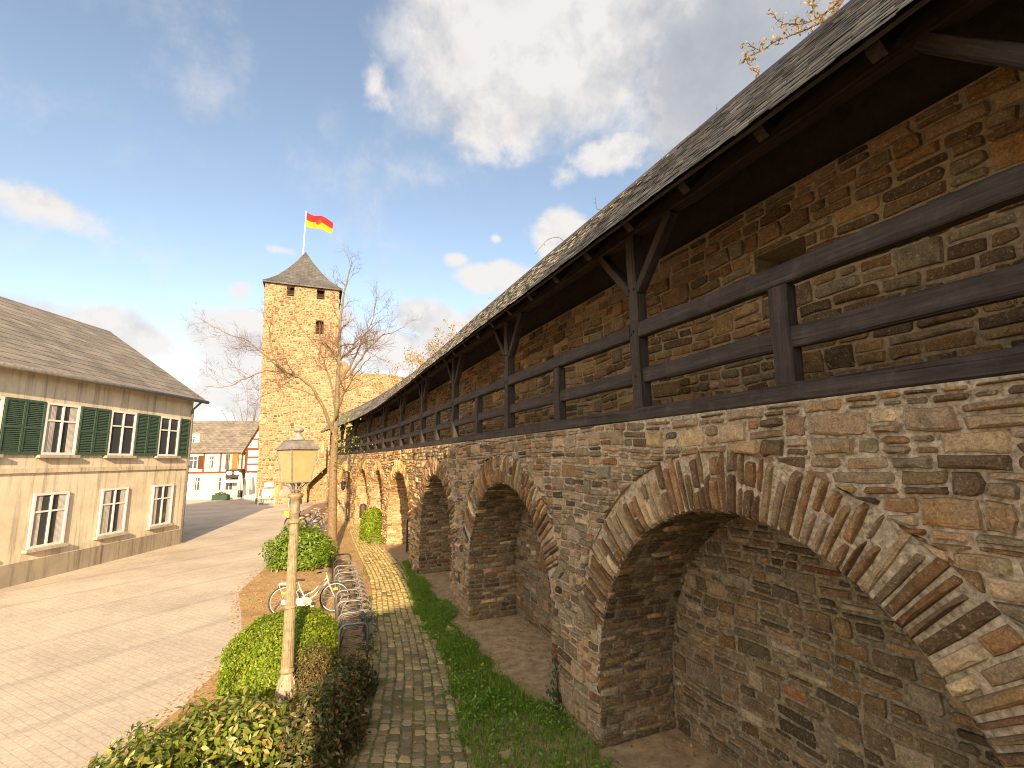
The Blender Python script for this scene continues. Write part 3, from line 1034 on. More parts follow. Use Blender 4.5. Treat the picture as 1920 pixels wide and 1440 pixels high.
# ------------------------------------------------------------------ ground
def ground_poly(name, pts, z, mat, kind="structure", label=None, res=None):
    m = MB(); m.add([(x, y, z) for x, y in pts], [tuple(range(len(pts)))])
    return tag(m.build(name, mat), kind=kind)


def mat_ground():
    m, nt, out = new_mat('packed_earth')
    t = nt.nodes.new('ShaderNodeTexCoord').outputs['Object']
    a = noise_n(nt, 1.2, 6, .65, t); b = noise_n(nt, 30, 5, .7, t)
    c = ramp(nt, a, [(.3, (.13, .095, .06)), (.55, (.20, .15, .095)), (.75, (.26, .2, .13))])
    c = mul(nt, c, ramp(nt, b, [(.3, .6), (.7, 1.3)]))
    bsdf(nt, out, c, .95, bump=b, bstr=.6, bdist=.02)
    return m


def mat_plaza():
    m, nt, out = new_mat('beige_pavers')
    t = nt.nodes.new('ShaderNodeTexCoord').outputs['Object']
    mp = N(nt, 'ShaderNodeMapping'); mp.inputs['Rotation'].default_value = (0, 0, rad(28)); nt.links.new(t, mp.inputs[0])
    br = N(nt, 'ShaderNodeTexBrick', i_Scale=1.0, i_Mortar_Size=.006, i_Brick_Width=.22, i_Row_Height=.12)
    br.inputs['Color1'].default_value = (.47, .40, .315, 1); br.inputs['Color2'].default_value = (.51, .44, .35, 1); br.inputs['Mortar'].default_value = (.39, .33, .255, 1)
    nt.links.new(mp.outputs[0], br.inputs['Vector'])
    a = noise_n(nt, .45, 6, .65, t); b = noise_n(nt, 18, 5, .7, t)
    # darker running bands in the paving
    wv = N(nt, 'ShaderNodeTexWave', wave_type='BANDS', bands_direction='X', i_Scale=.16, i_Distortion=.0)
    nt.links.new(mp.outputs[0], wv.inputs['Vector'])
    c = mul(nt, br.outputs[0], ramp(nt, a, [(.3, .78), (.7, 1.18)]))
    c = mul(nt, c, ramp(nt, b, [(.3, .8), (.7, 1.15)]))
    c = mul(nt, c, ramp(nt, wv.outputs[1], [(.955, 1.0), (.985, .88)]))
    bsdf(nt, out, c, .85, bump=b, bstr=.2, bdist=.006)
    return m


def mat_bed():
    m, nt, out = new_mat('leaf_mulch')
    t = nt.nodes.new('ShaderNodeTexCoord').outputs['Object']
    a = noise_n(nt, 1.6, 5, .6, t); b = noise_n(nt, 42, 6, .75, t); v = noise_n(nt, 90, 3, .6, t)
    c = ramp(nt, a, [(.3, (.30, .19, .085)), (.55, (.44, .29, .13)), (.75, (.34, .27, .11))])
    c = mul(nt, c, ramp(nt, b, [(.25, .4), (.5, 1.0), (.75, 1.6)]))
    bsdf(nt, out, c, .95, bump=v, bstr=.9, bdist=.02)
    return m


def mat_joint():
    m, nt, out = new_mat('mossy_joints')
    t = nt.nodes.new('ShaderNodeTexCoord').outputs['Object']
    a = noise_n(nt, 2.0, 5, .65, t); b = noise_n(nt, 60, 5, .7, t)
    c = ramp(nt, a, [(.35, (.20, .17, .06)), (.55, (.15, .165, .04)), (.75, (.28, .21, .10))])
    c = mul(nt, c, ramp(nt, b, [(.3, .5), (.7, 1.4)]))
    bsdf(nt, out, c, .95, bump=b, bstr=.9, bdist=.02)
    return m


M_EARTH = mat_ground()
gm = MB(); gm.grid([[(x, y, 0) for x in (-900, -60, -20, 0, 20, 60, 900)] for y in (-600, -60, 0, 20, 60, 120, 1200)])
tag(gm.build("ground", M_EARTH), kind="structure")
PLZ_EDGE = [(-4.6, -30), (-4.62, 4), (-4.7, 7.4), (-5.1, 9.6), (-6.1, 11.4), (-7.3, 13.4), (-7.9, 15.6), (-8.6, 18), (-10.2, 23), (-12.6, 27.5), (-14.5, 33), (-16, 39.5)]
ground_poly("plaza_pavement", PLZ_EDGE + [(-16, 60), (-75, 60), (-75, -30)], .004, mat_plaza())
PATH_L = [(-2.05, -4), (-1.95, 2), (-1.9, 5.0), (-2.02, 6.4), (-2.45, 8.9), (-3.15, 11.2), (-4.15, 14.5), (-5.75, 18.5), (-6.75, 21), (-8.9, 26.3), (-12.2, 32.5)]
PATH_R = [(.35, -4), (-.05, 2), (-.42, 5.0), (-.62, 6.4), (-1.22, 8.9), (-1.9, 11.2), (-2.98, 14.5), (-4.55, 18.5), (-5.75, 21), (-8.0, 26.3), (-11.5, 32.5)]


def resamp(P, n):
    P = np.array(P, float); d = np.concatenate([[0], np.cumsum(np.hypot(*np.diff(P, axis=0).T))]); t = np.linspace(0, d[-1], n)
    return np.stack([np.interp(t, d, P[:, 0]), np.interp(t, d, P[:, 1])], 1)


def catmull(P, n):
    P = np.array(P, float); out = []
    for i in range(len(P) - 1):
        p0 = P[max(i - 1, 0)]; p1 = P[i]; p2 = P[i + 1]; p3 = P[min(i + 2, len(P) - 1)]
        for t in np.linspace(0, 1, 12, endpoint=False):
            out.append(.5 * ((2 * p1) + (-p0 + p2) * t + (2 * p0 - 5 * p1 + 4 * p2 - p3) * t * t + (-p0 + 3 * p1 - 3 * p2 + p3) * t ** 3))
    out.append(P[-1])
    return resamp(out, n)


NPT = 160
PLc, PRc = catmull(PATH_L, NPT), catmull(PATH_R, NPT)
_mid = (PLc + PRc) / 2
_pd = np.concatenate([[0], np.cumsum(np.hypot(*np.diff(_mid, axis=0).T))]); PLEN = _pd[-1]
bed_pts = [tuple(p) for p in PLc] + [tuple(p) for p in PLZ_EDGE[::-1]]
ground_poly("planting_bed", bed_pts, .008, mat_bed())
m = MB(); m.grid([[(p[0], p[1], .012) for p in PLc], [(p[0], p[1], .012) for p in PRc]])
path = tag(m.build("cobbled_path", mat_joint()), kind="structure")


def pth(t, c):
    f = np.interp(t, _pd, np.arange(NPT))
    i = np.arange(NPT)
    lx, ly = np.interp(f, i, PLc[:, 0]), np.interp(f, i, PLc[:, 1]); rx, ry = np.interp(f, i, PRc[:, 0]), np.interp(f, i, PRc[:, 1])
    return lx + (rx - lx) * c, ly + (ry - ly) * c


setts = MB()
NC = 9
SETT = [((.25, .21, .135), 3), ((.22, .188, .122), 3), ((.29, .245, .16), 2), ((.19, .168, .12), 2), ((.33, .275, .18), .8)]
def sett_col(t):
    c = pick(SETT); k = max(0, min(1, (t - 13) / 3)) * U(.2, .8)      # sunlit gold put into the colour further along, with dry litter
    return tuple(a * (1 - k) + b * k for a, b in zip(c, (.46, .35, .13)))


for c in range(NC):
    t = 6.5 + U(0, .1)
    while t < PLEN - .2:
        L = U(.105, .165); wd = 1.0 / NC
        far = t > 18
        if far: L *= 1.15
        P = poly_of(t, t + L, c * wd * 1.4, (c + 1) * wd * 1.4, .016, rnd=.022)
        P = [(x + .025 * mnoise.noise((x * 1.5, y * 3, 2)), y + .018 * mnoise.noise((x * 1.5, y * 3, 5))) for x, y in P]
        if not (random.random() < .05):
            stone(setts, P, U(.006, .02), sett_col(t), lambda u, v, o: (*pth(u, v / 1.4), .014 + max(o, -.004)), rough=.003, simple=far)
        t += L + .004
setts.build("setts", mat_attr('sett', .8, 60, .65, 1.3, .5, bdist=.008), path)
# soil along the foot of the wall
sp = [(s, -.0) for s in np.arange(-6, 14, .5)]
soil = MB()
for a in np.arange(S0, 20, .5):
    q = [tuple(p) for p in tfw([(a, -2.4 if a < 4 else -1.2, 0), (a + .5, -2.4 if a + .5 < 4 else -1.2, 0), (a + .5, ND - .01, 0), (a, ND - .01, 0)])]
    soil.add([(x, y, .006) for x, y, _ in q], [(0, 1, 2, 3)])
for a in np.arange(20, S1, .5):
    q = [tuple(p) for p in tfw([(a, -.3, 0), (a + .5, -.3, 0), (a + .5, ND - .01, 0), (a, ND - .01, 0)])]
    soil.add([(x, y, .006) for x, y, _ in q], [(0, 1, 2, 3)])
m_soil = mat_simple('dry_soil', (.37, .255, .14), .95, nscale=5, lo=.55, hi=1.3, bstr=.5, bdist=.03)
tag(soil.build("bare_soil", m_soil), kind="structure")
# square before the tower
ground_poly("brick_square", [(-16, 39.6), (-14.3, 33), (-12.5, 30), (-12.2, 32.6), (-11.9, 33.5), (-13.2, 35), (-16, 43)], .010, mat_simple('brick_paving', (.30, .19, .12), .9, nscale=10))


# ------------------------------------------------------------------ leaves
def leaf_quads(P, Nrm, size, cols, aspect=.55, droop=.5, fold=.25, jit=.8):
    """one kite-shaped folded leaf (2 quads) per point; arrays (n,3)"""
    n = len(P)
    r = RNG.normal(size=(n, 3)); Nn = Nrm + r * jit * .5
    Nn /= np.linalg.norm(Nn, axis=1, keepdims=True) + 1e-9
    d = RNG.normal(size=(n, 3)); d[:, 2] -= droop
    d -= Nn * np.sum(d * Nn, 1, keepdims=True); d /= np.linalg.norm(d, axis=1, keepdims=True) + 1e-9
    s = np.cross(Nn, d)
    L = size * RNG.uniform(.65, 1.3, (n, 1)); Wd = L * aspect * .5
    a = P; b = P + d * L * .45 + s * Wd + Nn * Wd * fold; c = P + d * L; e = P + d * L * .45 - s * Wd + Nn * Wd * fold; mid = P + d * L * .5
    V = np.stack([a, b, c, e, mid], 1).reshape(-1, 3)
    i = np.arange(n) * 5
    F = np.concatenate([np.stack([i, i + 1, i + 4], 1), np.stack([i + 1, i + 2, i + 4], 1), np.stack([i + 2, i + 3, i + 4], 1), np.stack([i + 3, i, i + 4], 1)])
    C = np.repeat(cols, 5, axis=0)
    return V, F, C


def palette_cols(n, pal, var=.25):
    base = np.array([c for c, _ in pal]); w = np.array([k for _, k in pal], float); w /= w.sum()
    c = base[RNG.choice(len(base), n, p=w)]
    return (c * RNG.uniform(1 - var, 1 + var, (n, 1))).astype(np.float32)


def ellipsoid_pts(n, r, zmin=-.2, power=2.0, depth=.12, lump=0.0, lf=2.0, seed=0):
    """points close to the surface of a (super)ellipsoid, with normals"""
    v = RNG.normal(size=(int(n * 1.8), 3)); v /= np.linalg.norm(v, axis=1, keepdims=True)
    v = v[v[:, 2] > zmin][:n]
    k = (np.abs(v) ** power).sum(1) ** (1 / power)
    p = v / k[:, None]
    if lump:
        q = np.array([mnoise.noise((a * lf + seed, b * lf, c * lf)) for a, b, c in v])
        p *= (1 + lump * q)[:, None]
    p *= (1 - depth * RNG.random((len(p), 1)) ** 1.5)
    nr = v / np.array(r); nr /= np.linalg.norm(nr, axis=1, keepdims=True)
    return p * np.array(r), nr


def shrub(name, label, cat, loc, r, n, size, pal, mat, power=2.0, depth=.15, lump=0.0, lf=2.0, zmin=-.15, aspect=.55, droop=.4, jit=.8, stems=8, zc=None, stemcol=(.10, .07, .04), group=None, core=True, fold=.25):
    t = thing(name, label, cat, loc, group=group)
    zc = r[2] * .15 if zc is None else zc
    P, Nr = ellipsoid_pts(n, r, zmin, power, depth, lump, lf, seed=loc[0])
    P[:, 2] += zc
    P[:, 2] = np.maximum(P[:, 2], .02)
    V, F, C = leaf_quads(P, Nr, size, palette_cols(len(P), pal), aspect, droop, fold, jit)
    V[:, 2] = np.maximum(V[:, 2], .012)
    mesh_obj("foliage", V, F, C, mat, t)
    st = MB()
    for k in range(stems):
        a = U(0, 6.28); q = U(.3, .8)
        e = Vector((math.cos(a) * r[0] * q, math.sin(a) * r[1] * q, zc + r[2] * U(.2, .6)))
        b = Vector((math.cos(a) * .08, math.sin(a) * .08, -.02))
        st.tube([b, b.lerp(e, .5) + Vector((0, 0, .06)), e], [.014, .010, .005], 5, stemcol)
    st.build("stems", M_BARK, t)
    return t


HEDGE = [((.18, .26, .014), 4), ((.23, .31, .02), 3), ((.11, .175, .012), 2.5), ((.30, .34, .035), 1.2), ((.16, .12, .03), .3)]
shrub("box_hedge", "clipped dome of bright green box foliage beside the near lamp post", "hedge", (-3.86, 8.62, 0), (.77, 1.08, .74), 24000, .040, HEDGE, M_LEAF, power=2.6, depth=.13, lump=.08, lf=3, aspect=.7, jit=1.0, zc=.12, zmin=-.3)
LAUREL = [((.12, .16, .022), 3), ((.17, .21, .03), 3), ((.25, .25, .055), 2), ((.27, .16, .055), .8), ((.09, .12, .02), 2), ((.34, .32, .13), .9)]
for i, (x, y, rx, ry, h, lab) in enumerate([(-3.25, 5.95, .85, .62, .62, "broad leaved laurel shrub with glossy green and yellow leaves in front of the lamp base"),
                                     (-3.78, 5.3, .62, .85, .55, "laurel shrub with yellowing leaves nearest the plaza edge"),
                                     (-2.9, 4.6, .8, .7, .55, "laurel shrub at the bottom corner next to the dark shrub")]):
    shrub("laurel_shrub", lab, "shrub", (x, y, 0), (rx, ry, h), 3400, .10, LAUREL, M_LEAFG, depth=.5, lump=.25, lf=2.4, aspect=.42, droop=.25, jit=.9, group="laurel shrubs in the near bed")
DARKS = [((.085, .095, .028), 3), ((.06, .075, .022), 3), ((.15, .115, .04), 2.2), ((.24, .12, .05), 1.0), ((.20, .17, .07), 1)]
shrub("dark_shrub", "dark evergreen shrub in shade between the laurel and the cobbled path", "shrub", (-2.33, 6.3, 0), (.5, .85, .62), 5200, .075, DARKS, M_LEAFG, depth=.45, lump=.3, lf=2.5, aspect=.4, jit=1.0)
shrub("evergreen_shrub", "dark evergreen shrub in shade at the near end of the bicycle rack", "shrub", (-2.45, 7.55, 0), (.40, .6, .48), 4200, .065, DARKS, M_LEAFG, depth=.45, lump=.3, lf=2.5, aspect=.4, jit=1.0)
SPIR = [((.16, .13, .045), 3), ((.20, .15, .06), 3), ((.12, .125, .03), 2), ((.10, .07, .035), 2)]
shrub("twiggy_shrub", "olive brown twiggy shrub to the right of the box dome", "shrub", (-3.05, 7.75, 0), (.42, .55, .62), 4200, .045, SPIR, M_LEAF, depth=.6, lump=.3, lf=3, aspect=.4, jit=1.1, stems=26, stemcol=(.17, .11, .06))
GREEN = [((.15, .24, .02), 3), ((.11, .18, .016), 3), ((.21, .29, .035), 2), ((.07, .12, .012), 2)]
shrub("green_shrub", "loose fresh green shrub between the tall bare tree and the plaza", "shrub", (-6.95, 16.4, 0), (1.05, 1.0, 1.05), 7500, .11, GREEN, M_LEAF, depth=.5, lump=.35, lf=2.2, aspect=.5, jit=1.0, stems=14, zc=.25)
shrub("wall_bush", "rounded bright green bush growing against the arcade beyond the iron gate", "bush", (-6.28, 22.0, 0), (.46, .6, 1.0), 7000, .08, HEDGE, M_LEAF, power=2.8, depth=.12, lump=.08, aspect=.6, jit=1.0, zc=.35, zmin=-.4)
shrub("low_weed", "low pale green weed at the foot of the wall bush", "plant", (-5.75, 20.9, 0), (.4, .4, .3), 900, .08, [((.2, .26, .04), 1), ((.25, .28, .06), 1)], M_LEAF, depth=.6, stems=4)

# ------------------------------------------------------------------ grass strip (stuff)
def strip_pts(n, s0, s1, wfun, dens=None):
    out = []
    s = RNG.uniform(s0, s1, n * 3); q = RNG.random(n * 3)
    lo, hi = wfun(s)
    w = lo + (hi - lo) * q
    k = np.array([mnoise.noise((a * .8, b * 1.3, 4.2)) + .5 * mnoise.noise((a * 3, b * 3, 1.2)) for a, b in zip(s, w)])
    keep = (k > -.62) & (hi > lo)
    return np.stack([s, w], 1)[keep][:n], k[keep][:n]


_gs = np.array([-8, -3, .3, 3.24, 6.5, 9.0, 11.3, 13]); _gl = np.array([-2.55, -1.9, -1.55, -1.02, -.86, -.44, -.12, .0])
_gh = np.array([-.03, -.03, -.05, -.42, -.10, -.15, -.05, .02])


def gw(s): return np.interp(s, _gs, _gl) + .05 * np.sin(s * 5) + .05 * np.sin(s * 11 + 1), np.interp(s, _gs, _gh) + .10 * np.sin(s * 2.3) + .06 * np.sin(s * 7.1)


def blades(P3, h, wd, cols, lean=.5):
    n = len(P3); a = RNG.uniform(0, 6.283, n); b = RNG.uniform(0, 6.283, n)
    H = h * RNG.uniform(.5, 1.35, n)
    dx = np.stack([np.cos(a), np.sin(a), np.zeros(n)], 1) * (wd * .5)
    ln = np.stack([np.cos(b), np.sin(b), np.zeros(n)], 1) * (H * lean * RNG.random(n))[:, None]
    up = np.zeros((n, 3)); up[:, 2] = H
    V = np.stack([P3 - dx, P3 + dx, P3 + dx * .7 + up * .6 + ln * .4, P3 - dx * .7 + up * .6 + ln * .4, P3 + up + ln], 1).reshape(-1, 3)
    i = np.arange(n) * 5
    F = np.concatenate([np.stack([i, i + 1, i + 2], 1), np.stack([i, i + 2, i + 3], 1), np.stack([i + 3, i + 2, i + 4], 1)])
    return V, F, np.repeat(cols, 5, axis=0)


GR = [((.14, .25, .024), 3), ((.18, .31, .028), 3), ((.085, .16, .017), 2.4), ((.23, .28, .05), 1.2), ((.32, .27, .09), .4)]
g, k = strip_pts(60000, -5.5, 11.5, gw)
P3 = tfw(np.stack([g[:, 0], g[:, 1], np.full(len(g), .008)], 1)); P3[:, 2] = .008
hh = .065 + .10 * np.clip(k + .3, 0, 1)
V, F, C = blades(P3, hh, .007, palette_cols(len(P3), GR), .9)
V2 = []
# broad weed leaves in tufts through the strip
tuf = strip_pts(330, -5.5, 9.5, gw)[0]
pts = []
for s_, w_ in tuf:
    nn_ = int(U(15, 60)) if s_ < 2.0 else int(U(8, 25))
    rr = U(.06, .16)
    for _ in range(nn_): pts.append((s_ + random.gauss(0, rr), min(w_ + random.gauss(0, rr), -.03), abs(random.gauss(.06, .05)) + .012))
pts = np.array(pts); Pw = tfw(pts)
Nr = np.tile(np.array([[0, 0, 1.0]]), (len(Pw), 1))
V1, F1, C1 = leaf_quads(Pw, Nr, .055, palette_cols(len(Pw), [((.15, .27, .026), 3), ((.21, .34, .034), 2), ((.10, .18, .02), 2)]), .5, -.1, .2, .9)
V1[:, 2] = np.maximum(V1[:, 2], .01)
tag(mesh_obj("grass", np.concatenate([V, V1]), np.concatenate([F, F1 + len(V)]), np.concatenate([C, C1]), M_LEAF), kind="stuff")
# tufts in the joints and along the left edge of the path
pp = []
for _ in range(5200):
    t = RNG.uniform(6.8, 22)
    if random.random() < .45: c = random.gauss(-.01, .045)
    elif random.random() < .4: c = random.gauss(1.0, .03)
    else: c = round(U(0, 9)) / 9 + random.gauss(0, .006)
    if mnoise.noise((t * .9, c * 3, 8)) < -.05: continue
    x, y = pth(t, c); pp.append((x, y, .012))
pp = np.array(pp)
V, F, C = blades(pp, np.full(len(pp), .035), .006, palette_cols(len(pp), [((.09, .12, .02), 2), ((.12, .14, .03), 2), ((.07, .10, .02), 1)]), 1.2)
# weeds beside path, left
wl = []
for _ in range(55):
    t = RNG.uniform(7.2, 17); c0 = random.gauss(-.07, .06)
    for _ in range(int(U(8, 28))):
        x, y = pth(t + random.gauss(0, .07), c0 + random.gauss(0, .045)); wl.append((x, y, abs(random.gauss(.03, .03)) + .012))
wl = np.array(wl)
V1, F1, C1 = leaf_quads(wl, np.tile(np.array([[0, 0, 1.0]]), (len(wl), 1)), .06, palette_cols(len(wl), [((.07, .13, .018), 2), ((.10, .15, .03), 1)]), .45, -.1, .2, .9)
V1[:, 2] = np.maximum(V1[:, 2], .012)
tag(mesh_obj("joint_grass", np.concatenate([V, V1]), np.concatenate([F, F1 + len(V)]), np.concatenate([C, C1]), M_LEAF), kind="stuff")
# dry leaves and blossom litter on the bed and path
ll = []
while len(ll) < 14000:
    y = U(6, 27) if random.random() < .8 else U(6, 14)
    xl = np.interp(y, [p[1] for p in PLZ_EDGE], [p[0] for p in PLZ_EDGE]); xr = np.interp(y, PRc[:, 1], PRc[:, 0])
    x = U(xl - .25, xr)
    ll.append((x, y, .034 if x > np.interp(y, PLc[:, 1], PLc[:, 0]) else .014))
for _ in range(900):                     # dead leaves blown into the niches and over the bare soil
    s_ = U(-5, 10); w_ = ND - .05 - abs(random.gauss(0, .35)) if random.random() < .6 else U(-.5, ND - .05)
    if w_ > 0 and not any(abs(s_ - A.sc) < A.a - .05 for A in ARC): continue
    q_ = W(s_, w_, 0); ll.append((q_.x, q_.y, .016))
ll = np.array(ll); on_path = ll[:, 2] > .03
ll = ll[~(on_path & (RNG.random(len(ll)) < np.where(ll[:, 1] > 12, .3, .93)))]
V, F, C = leaf_quads(ll, np.tile(np.array([[0, 0, 1.0]]), (len(ll), 1)), .045, palette_cols(len(ll), [((.55, .36, .14), 3), ((.42, .24, .09), 3), ((.62, .47, .22), 2), ((.24, .13, .06), 2)]), .6, 0, .15, .35)
tag(mesh_obj("leaf_litter", V, F, C, M_LEAF), kind="stuff")
# two dandelions
def dandelion(loc, label):
    t = thing("dandelion", label, "flower", loc, group="dandelions in the grass strip")
    m = MB(); m.tube([(0, 0, 0), (.01, 0, .1), (.012, .004, .17)], .004, 5, (.12, .16, .04)); m.build("stem", M_LEAF, t)
    n = 60; P = np.zeros((n, 3)); P[:, 2] = .17
    a = RNG.uniform(0, 6.28, n); Nr = np.stack([np.cos(a) * .6, np.sin(a) * .6, np.full(n, 1.0)], 1)
    V, F, C = leaf_quads(P, Nr, .03, palette_cols(n, [((.75, .48, .01), 1), ((.8, .55, .02), 1)]), .3, 0, .1, .6)
    mesh_obj("flower_head", V, F, C, M_LEAF, t)


dandelion(W(4.4, -.62, 0), "yellow dandelion on the grass edge by the second pier")
dandelion(W(2.45, -.62, 0), "yellow dandelion at the edge of the bare soil, nearer the camera")
# ivy on the near pier
iv = thing("ivy_strand", "thin ivy strand climbing the plinth of the near pier", "ivy", W(.95, -.03, 0))
m = MB(); line = [W(.9, -.10, .0), W(.98, -.045, .2), W(1.0, -.045, .42), W(1.06, -.05, .68)]
m.tube([p - iv.location for p in line], [.01, .008, .006, .004], 5, (.07, .05, .03)); m.build("stem", M_BARK, iv)
P = []
for _ in range(170):
    u = random.random() ** 1.7 * 2.99; i = int(u); p = line[i].lerp(line[i + 1], u - i); P.append(p + Vector((random.gauss(0, .03 + .06 * (1 - u / 3)), random.gauss(0, .03), random.gauss(0, .03))) + Vector(upn(1)) * .02 - iv.location)
P = np.array([tuple(p) for p in P]); P[:, 2] = np.maximum(P[:, 2], .02)
V, F, C = leaf_quads(P, np.tile(np.array([upn(1)]), (len(P), 1)), .055, palette_cols(len(P), [((.045, .075, .03), 2), ((.06, .09, .045), 1)]), .8, .5, .1, .5)
mesh_obj("foliage", V, F, C, M_LEAFG, iv)

# ------------------------------------------------------------------ street lamps
LAMPC = (.28, .23, .135)
GREYM = (.24, .22, .19)


def mat_glass():
    m, nt, out = new_mat('milky_pane')
    t = nt.nodes.new('ShaderNodeTexCoord').outputs['Object']
    c = ramp(nt, noise_n(nt, 6, 4, .6, t), [(.3, (.62, .47, .24)), (.7, (.74, .60, .34))])
    b = bsdf(nt, out, c, .28, spec=.5)
    tr = nt.nodes.new('ShaderNodeBsdfTranslucent'); nt.links.new(c, tr.inputs[0])
    mx = nt.nodes.new('ShaderNodeMixShader'); mx.inputs[0].default_value = .5
    nt.links.new(b.outputs[0], mx.inputs[1]); nt.links.new(tr.outputs[0], mx.inputs[2]); nt.links.new(mx.outputs[0], out.inputs[0])
    return m


M_PANE = mat_glass()


def street_lamp(label, loc, rz, lean=0.0, pc=LAMPC, group="old style street lamps", sc=1.0):
    t = thing("street_lamp", label, "street lamp", loc, rz, group)
    t.rotation_euler = (0, lean, 0); t.scale = (sc,) * 3
    m = MB()
    m.lathe([(.001, 0), (.118, 0), (.122, .05), (.105, .075), (.118, .14), (.124, .20), (.112, .30), (.088, .40), (.078, .44)], 24, (.36, .29, .21))
    for k in range(10):      # leaf relief on the bulb
        a = 2 * math.pi * k / 10
        m.tube([(math.cos(a) * .11, math.sin(a) * .11, .09), (math.cos(a) * .126, math.sin(a) * .126, .2), (math.cos(a) * .095, math.sin(a) * .095, .38)], [.012, .022, .008], 5, (.42, .33, .24))
    m.lathe([(.078, .44), (.098, .455), (.102, .48), (.09, .50), (.082, .52)], 24, pc)
    m.build("lamp_base", M_PAINTMET, t, smooth=True)
    m = MB()
    m.lathe([(.082, .52), (.076, 1.0), (.074, 1.31)], 32, pc, flute=1, fl=.07)
    m.lathe([(.074, 1.31), (.088, 1.325), (.088, 1.345), (.074, 1.36)], 24, pc)
    m.lathe([(.072, 1.36), (.066, 2.0), (.062, 2.50)], 32, pc, flute=1, fl=.07)
    m.lathe([(.062, 2.50), (.084, 2.51), (.086, 2.545), (.066, 2.56)], 24, pc)
    m.build("post", M_PAINTMET, t)
    m = MB()
    m.lathe([(.066, 2.56), (.068, 2.62), (.072, 2.64), (.086, 2.66), (.066, 2.69), (.066, 2.82), (.075, 2.85), (.105, 2.885), (.11, 2.905), (.10, 2.925), (.05, 2.955), (.03, 2.98), (.001, 2.99)], 24, tuple(c * .82 for c in pc))
    m.build("collar", M_PAINTMET, t, smooth=True)
    m = MB()
    for k in range(8):
        a = 2 * math.pi * k / 8 + rz
        f = lambda r, z: (math.cos(a) * r, math.sin(a) * r, z)
        m.tube([f(.06, 2.95), f(.085, 3.0), f(.10, 3.03), f(.165, 3.08), f(.175, 3.10)], .010, 5, GREYM)
        m.tube([f(.085, 3.0), f(.05, 3.04), f(.07, 3.08)], .007, 5, GREYM)
    m.build("bracket", M_PAINTMET, t, smooth=True)
    q = thing("lantern", None, None, (0, 0, 0), rz); q.parent = t
    bpy.data.objects.remove(q)
    R = Matrix.Rotation(rz, 3, 'Z')

    def sq(h, z): return [tuple(R @ Vector((x * h, y * h, z))) for x, y in ((-1, -1), (1, -1), (1, 1), (-1, 1))]
    hb, ht, zb, zt = .145, .208, 3.10, 3.58
    m = MB()
    B, T = sq(hb - .006, zb + .01), sq(ht - .006, zt)
    for i in range(4):
        j = (i + 1) % 4; m.add([B[i], B[j], T[j], T[i]], [(0, 1, 2, 3)])
    m.add(B, [(0, 1, 2, 3)])
    gl = m.build("glazing", M_PANE, t)
    m = MB(); B, T = sq(hb, zb), sq(ht, zt)
    for i in range(4):
        j = (i + 1) % 4
        m.tube([B[i], T[i]], .011, 4, GREYM); m.tube([B[i], B[j]], .012, 4, GREYM); m.tube([T[i], T[j]], .010, 4, GREYM)
    m.build("lantern_frame", M_PAINTMET, t)
    m = MB()
    prof = [(.001, 3.585), (.232, 3.585), (.232, 3.605), (.215, 3.615), (.155, 3.715), (.162, 3.718), (.162, 3.73), (.001, 3.735)]
    rows = []
    for h, z in prof:
        s4 = sq(h, z); rows.append(s4 + [s4[0]])
    m.grid(rows, (.19, .175, .155))
    m.lathe([(.10, 3.735), (.085, 3.76), (.05, 3.80), (.036, 3.83), (.04, 3.845), (.07, 3.865), (.078, 3.885), (.07, 3.905), (.045, 3.925), (.02, 3.932), (.001, 3.935)], 20, (.26, .25, .23))
    m.build("lamp_cap", M_PAINTMET, t)
    return t


street_lamp("cream fluted street lamp with milky square lantern standing among the near shrubs", (-3.24, 7.38, 0), rad(-37), lean=-.010)
lp2 = at(648, 968, 28.5)
street_lamp("small distant street lamp with grey lantern in front of the far arches", (lp2.x, lp2.y, 0), rad(10), pc=(.30, .22, .13), sc=.92)
# dark wall lantern between the far arches
p = W(24.0, -.02, 2.0)
wl_ = thing("wall_lantern", "black wrought iron lantern on a bracket at the far arches", "lantern", p)
m = MB(); u = Vector(upn(24)); e = u * .5
m.tube([(0, 0, .35), tuple(e * .6 + Vector((0, 0, .5))), tuple(e + Vector((0, 0, .42)))], .02, 5, (.02, .02, .02)); m.build("bracket", M_PAINTMET, wl_)
m = MB()
for z0, z1, r0, r1 in ((.36, .22, .03, .17), (.22, -.12, .15, .11), (-.12, -.2, .11, .03)):
    m.lathe([(r0, z0), (r1, z1)], 6, (.02, .02, .02), c=tuple(e))
m.build("lantern_body", M_PAINTMET, wl_)

# ------------------------------------------------------------------ bicycle rack
N0 = Vector((-2.84, 9.05, 0)); N1 = Vector((-5.12, 14.95, 0))
rd = (N1 - N0).normalized(); rn = Vector((rd.y, -rd.x, 0))
rack = thing("bicycle_rack", "long steel bicycle rack with a row of looped wheel holders beside the cobbled path", "bicycle rack", N0)
NH = 15; STL = (.20, .19, .18); DRK = (.07, .068, .065)
for sd, nm in ((-.24, 1), (.24, 1)):
    m = MB(); L = (N1 - N0).length
    m.tube([tuple(rn * sd + rd * a + Vector((0, 0, .11))) for a in np.linspace(-.05, L + .05, 5)], .021, 8, (.16, .145, .13)); m.build("rail", M_METAL, rack, smooth=True)


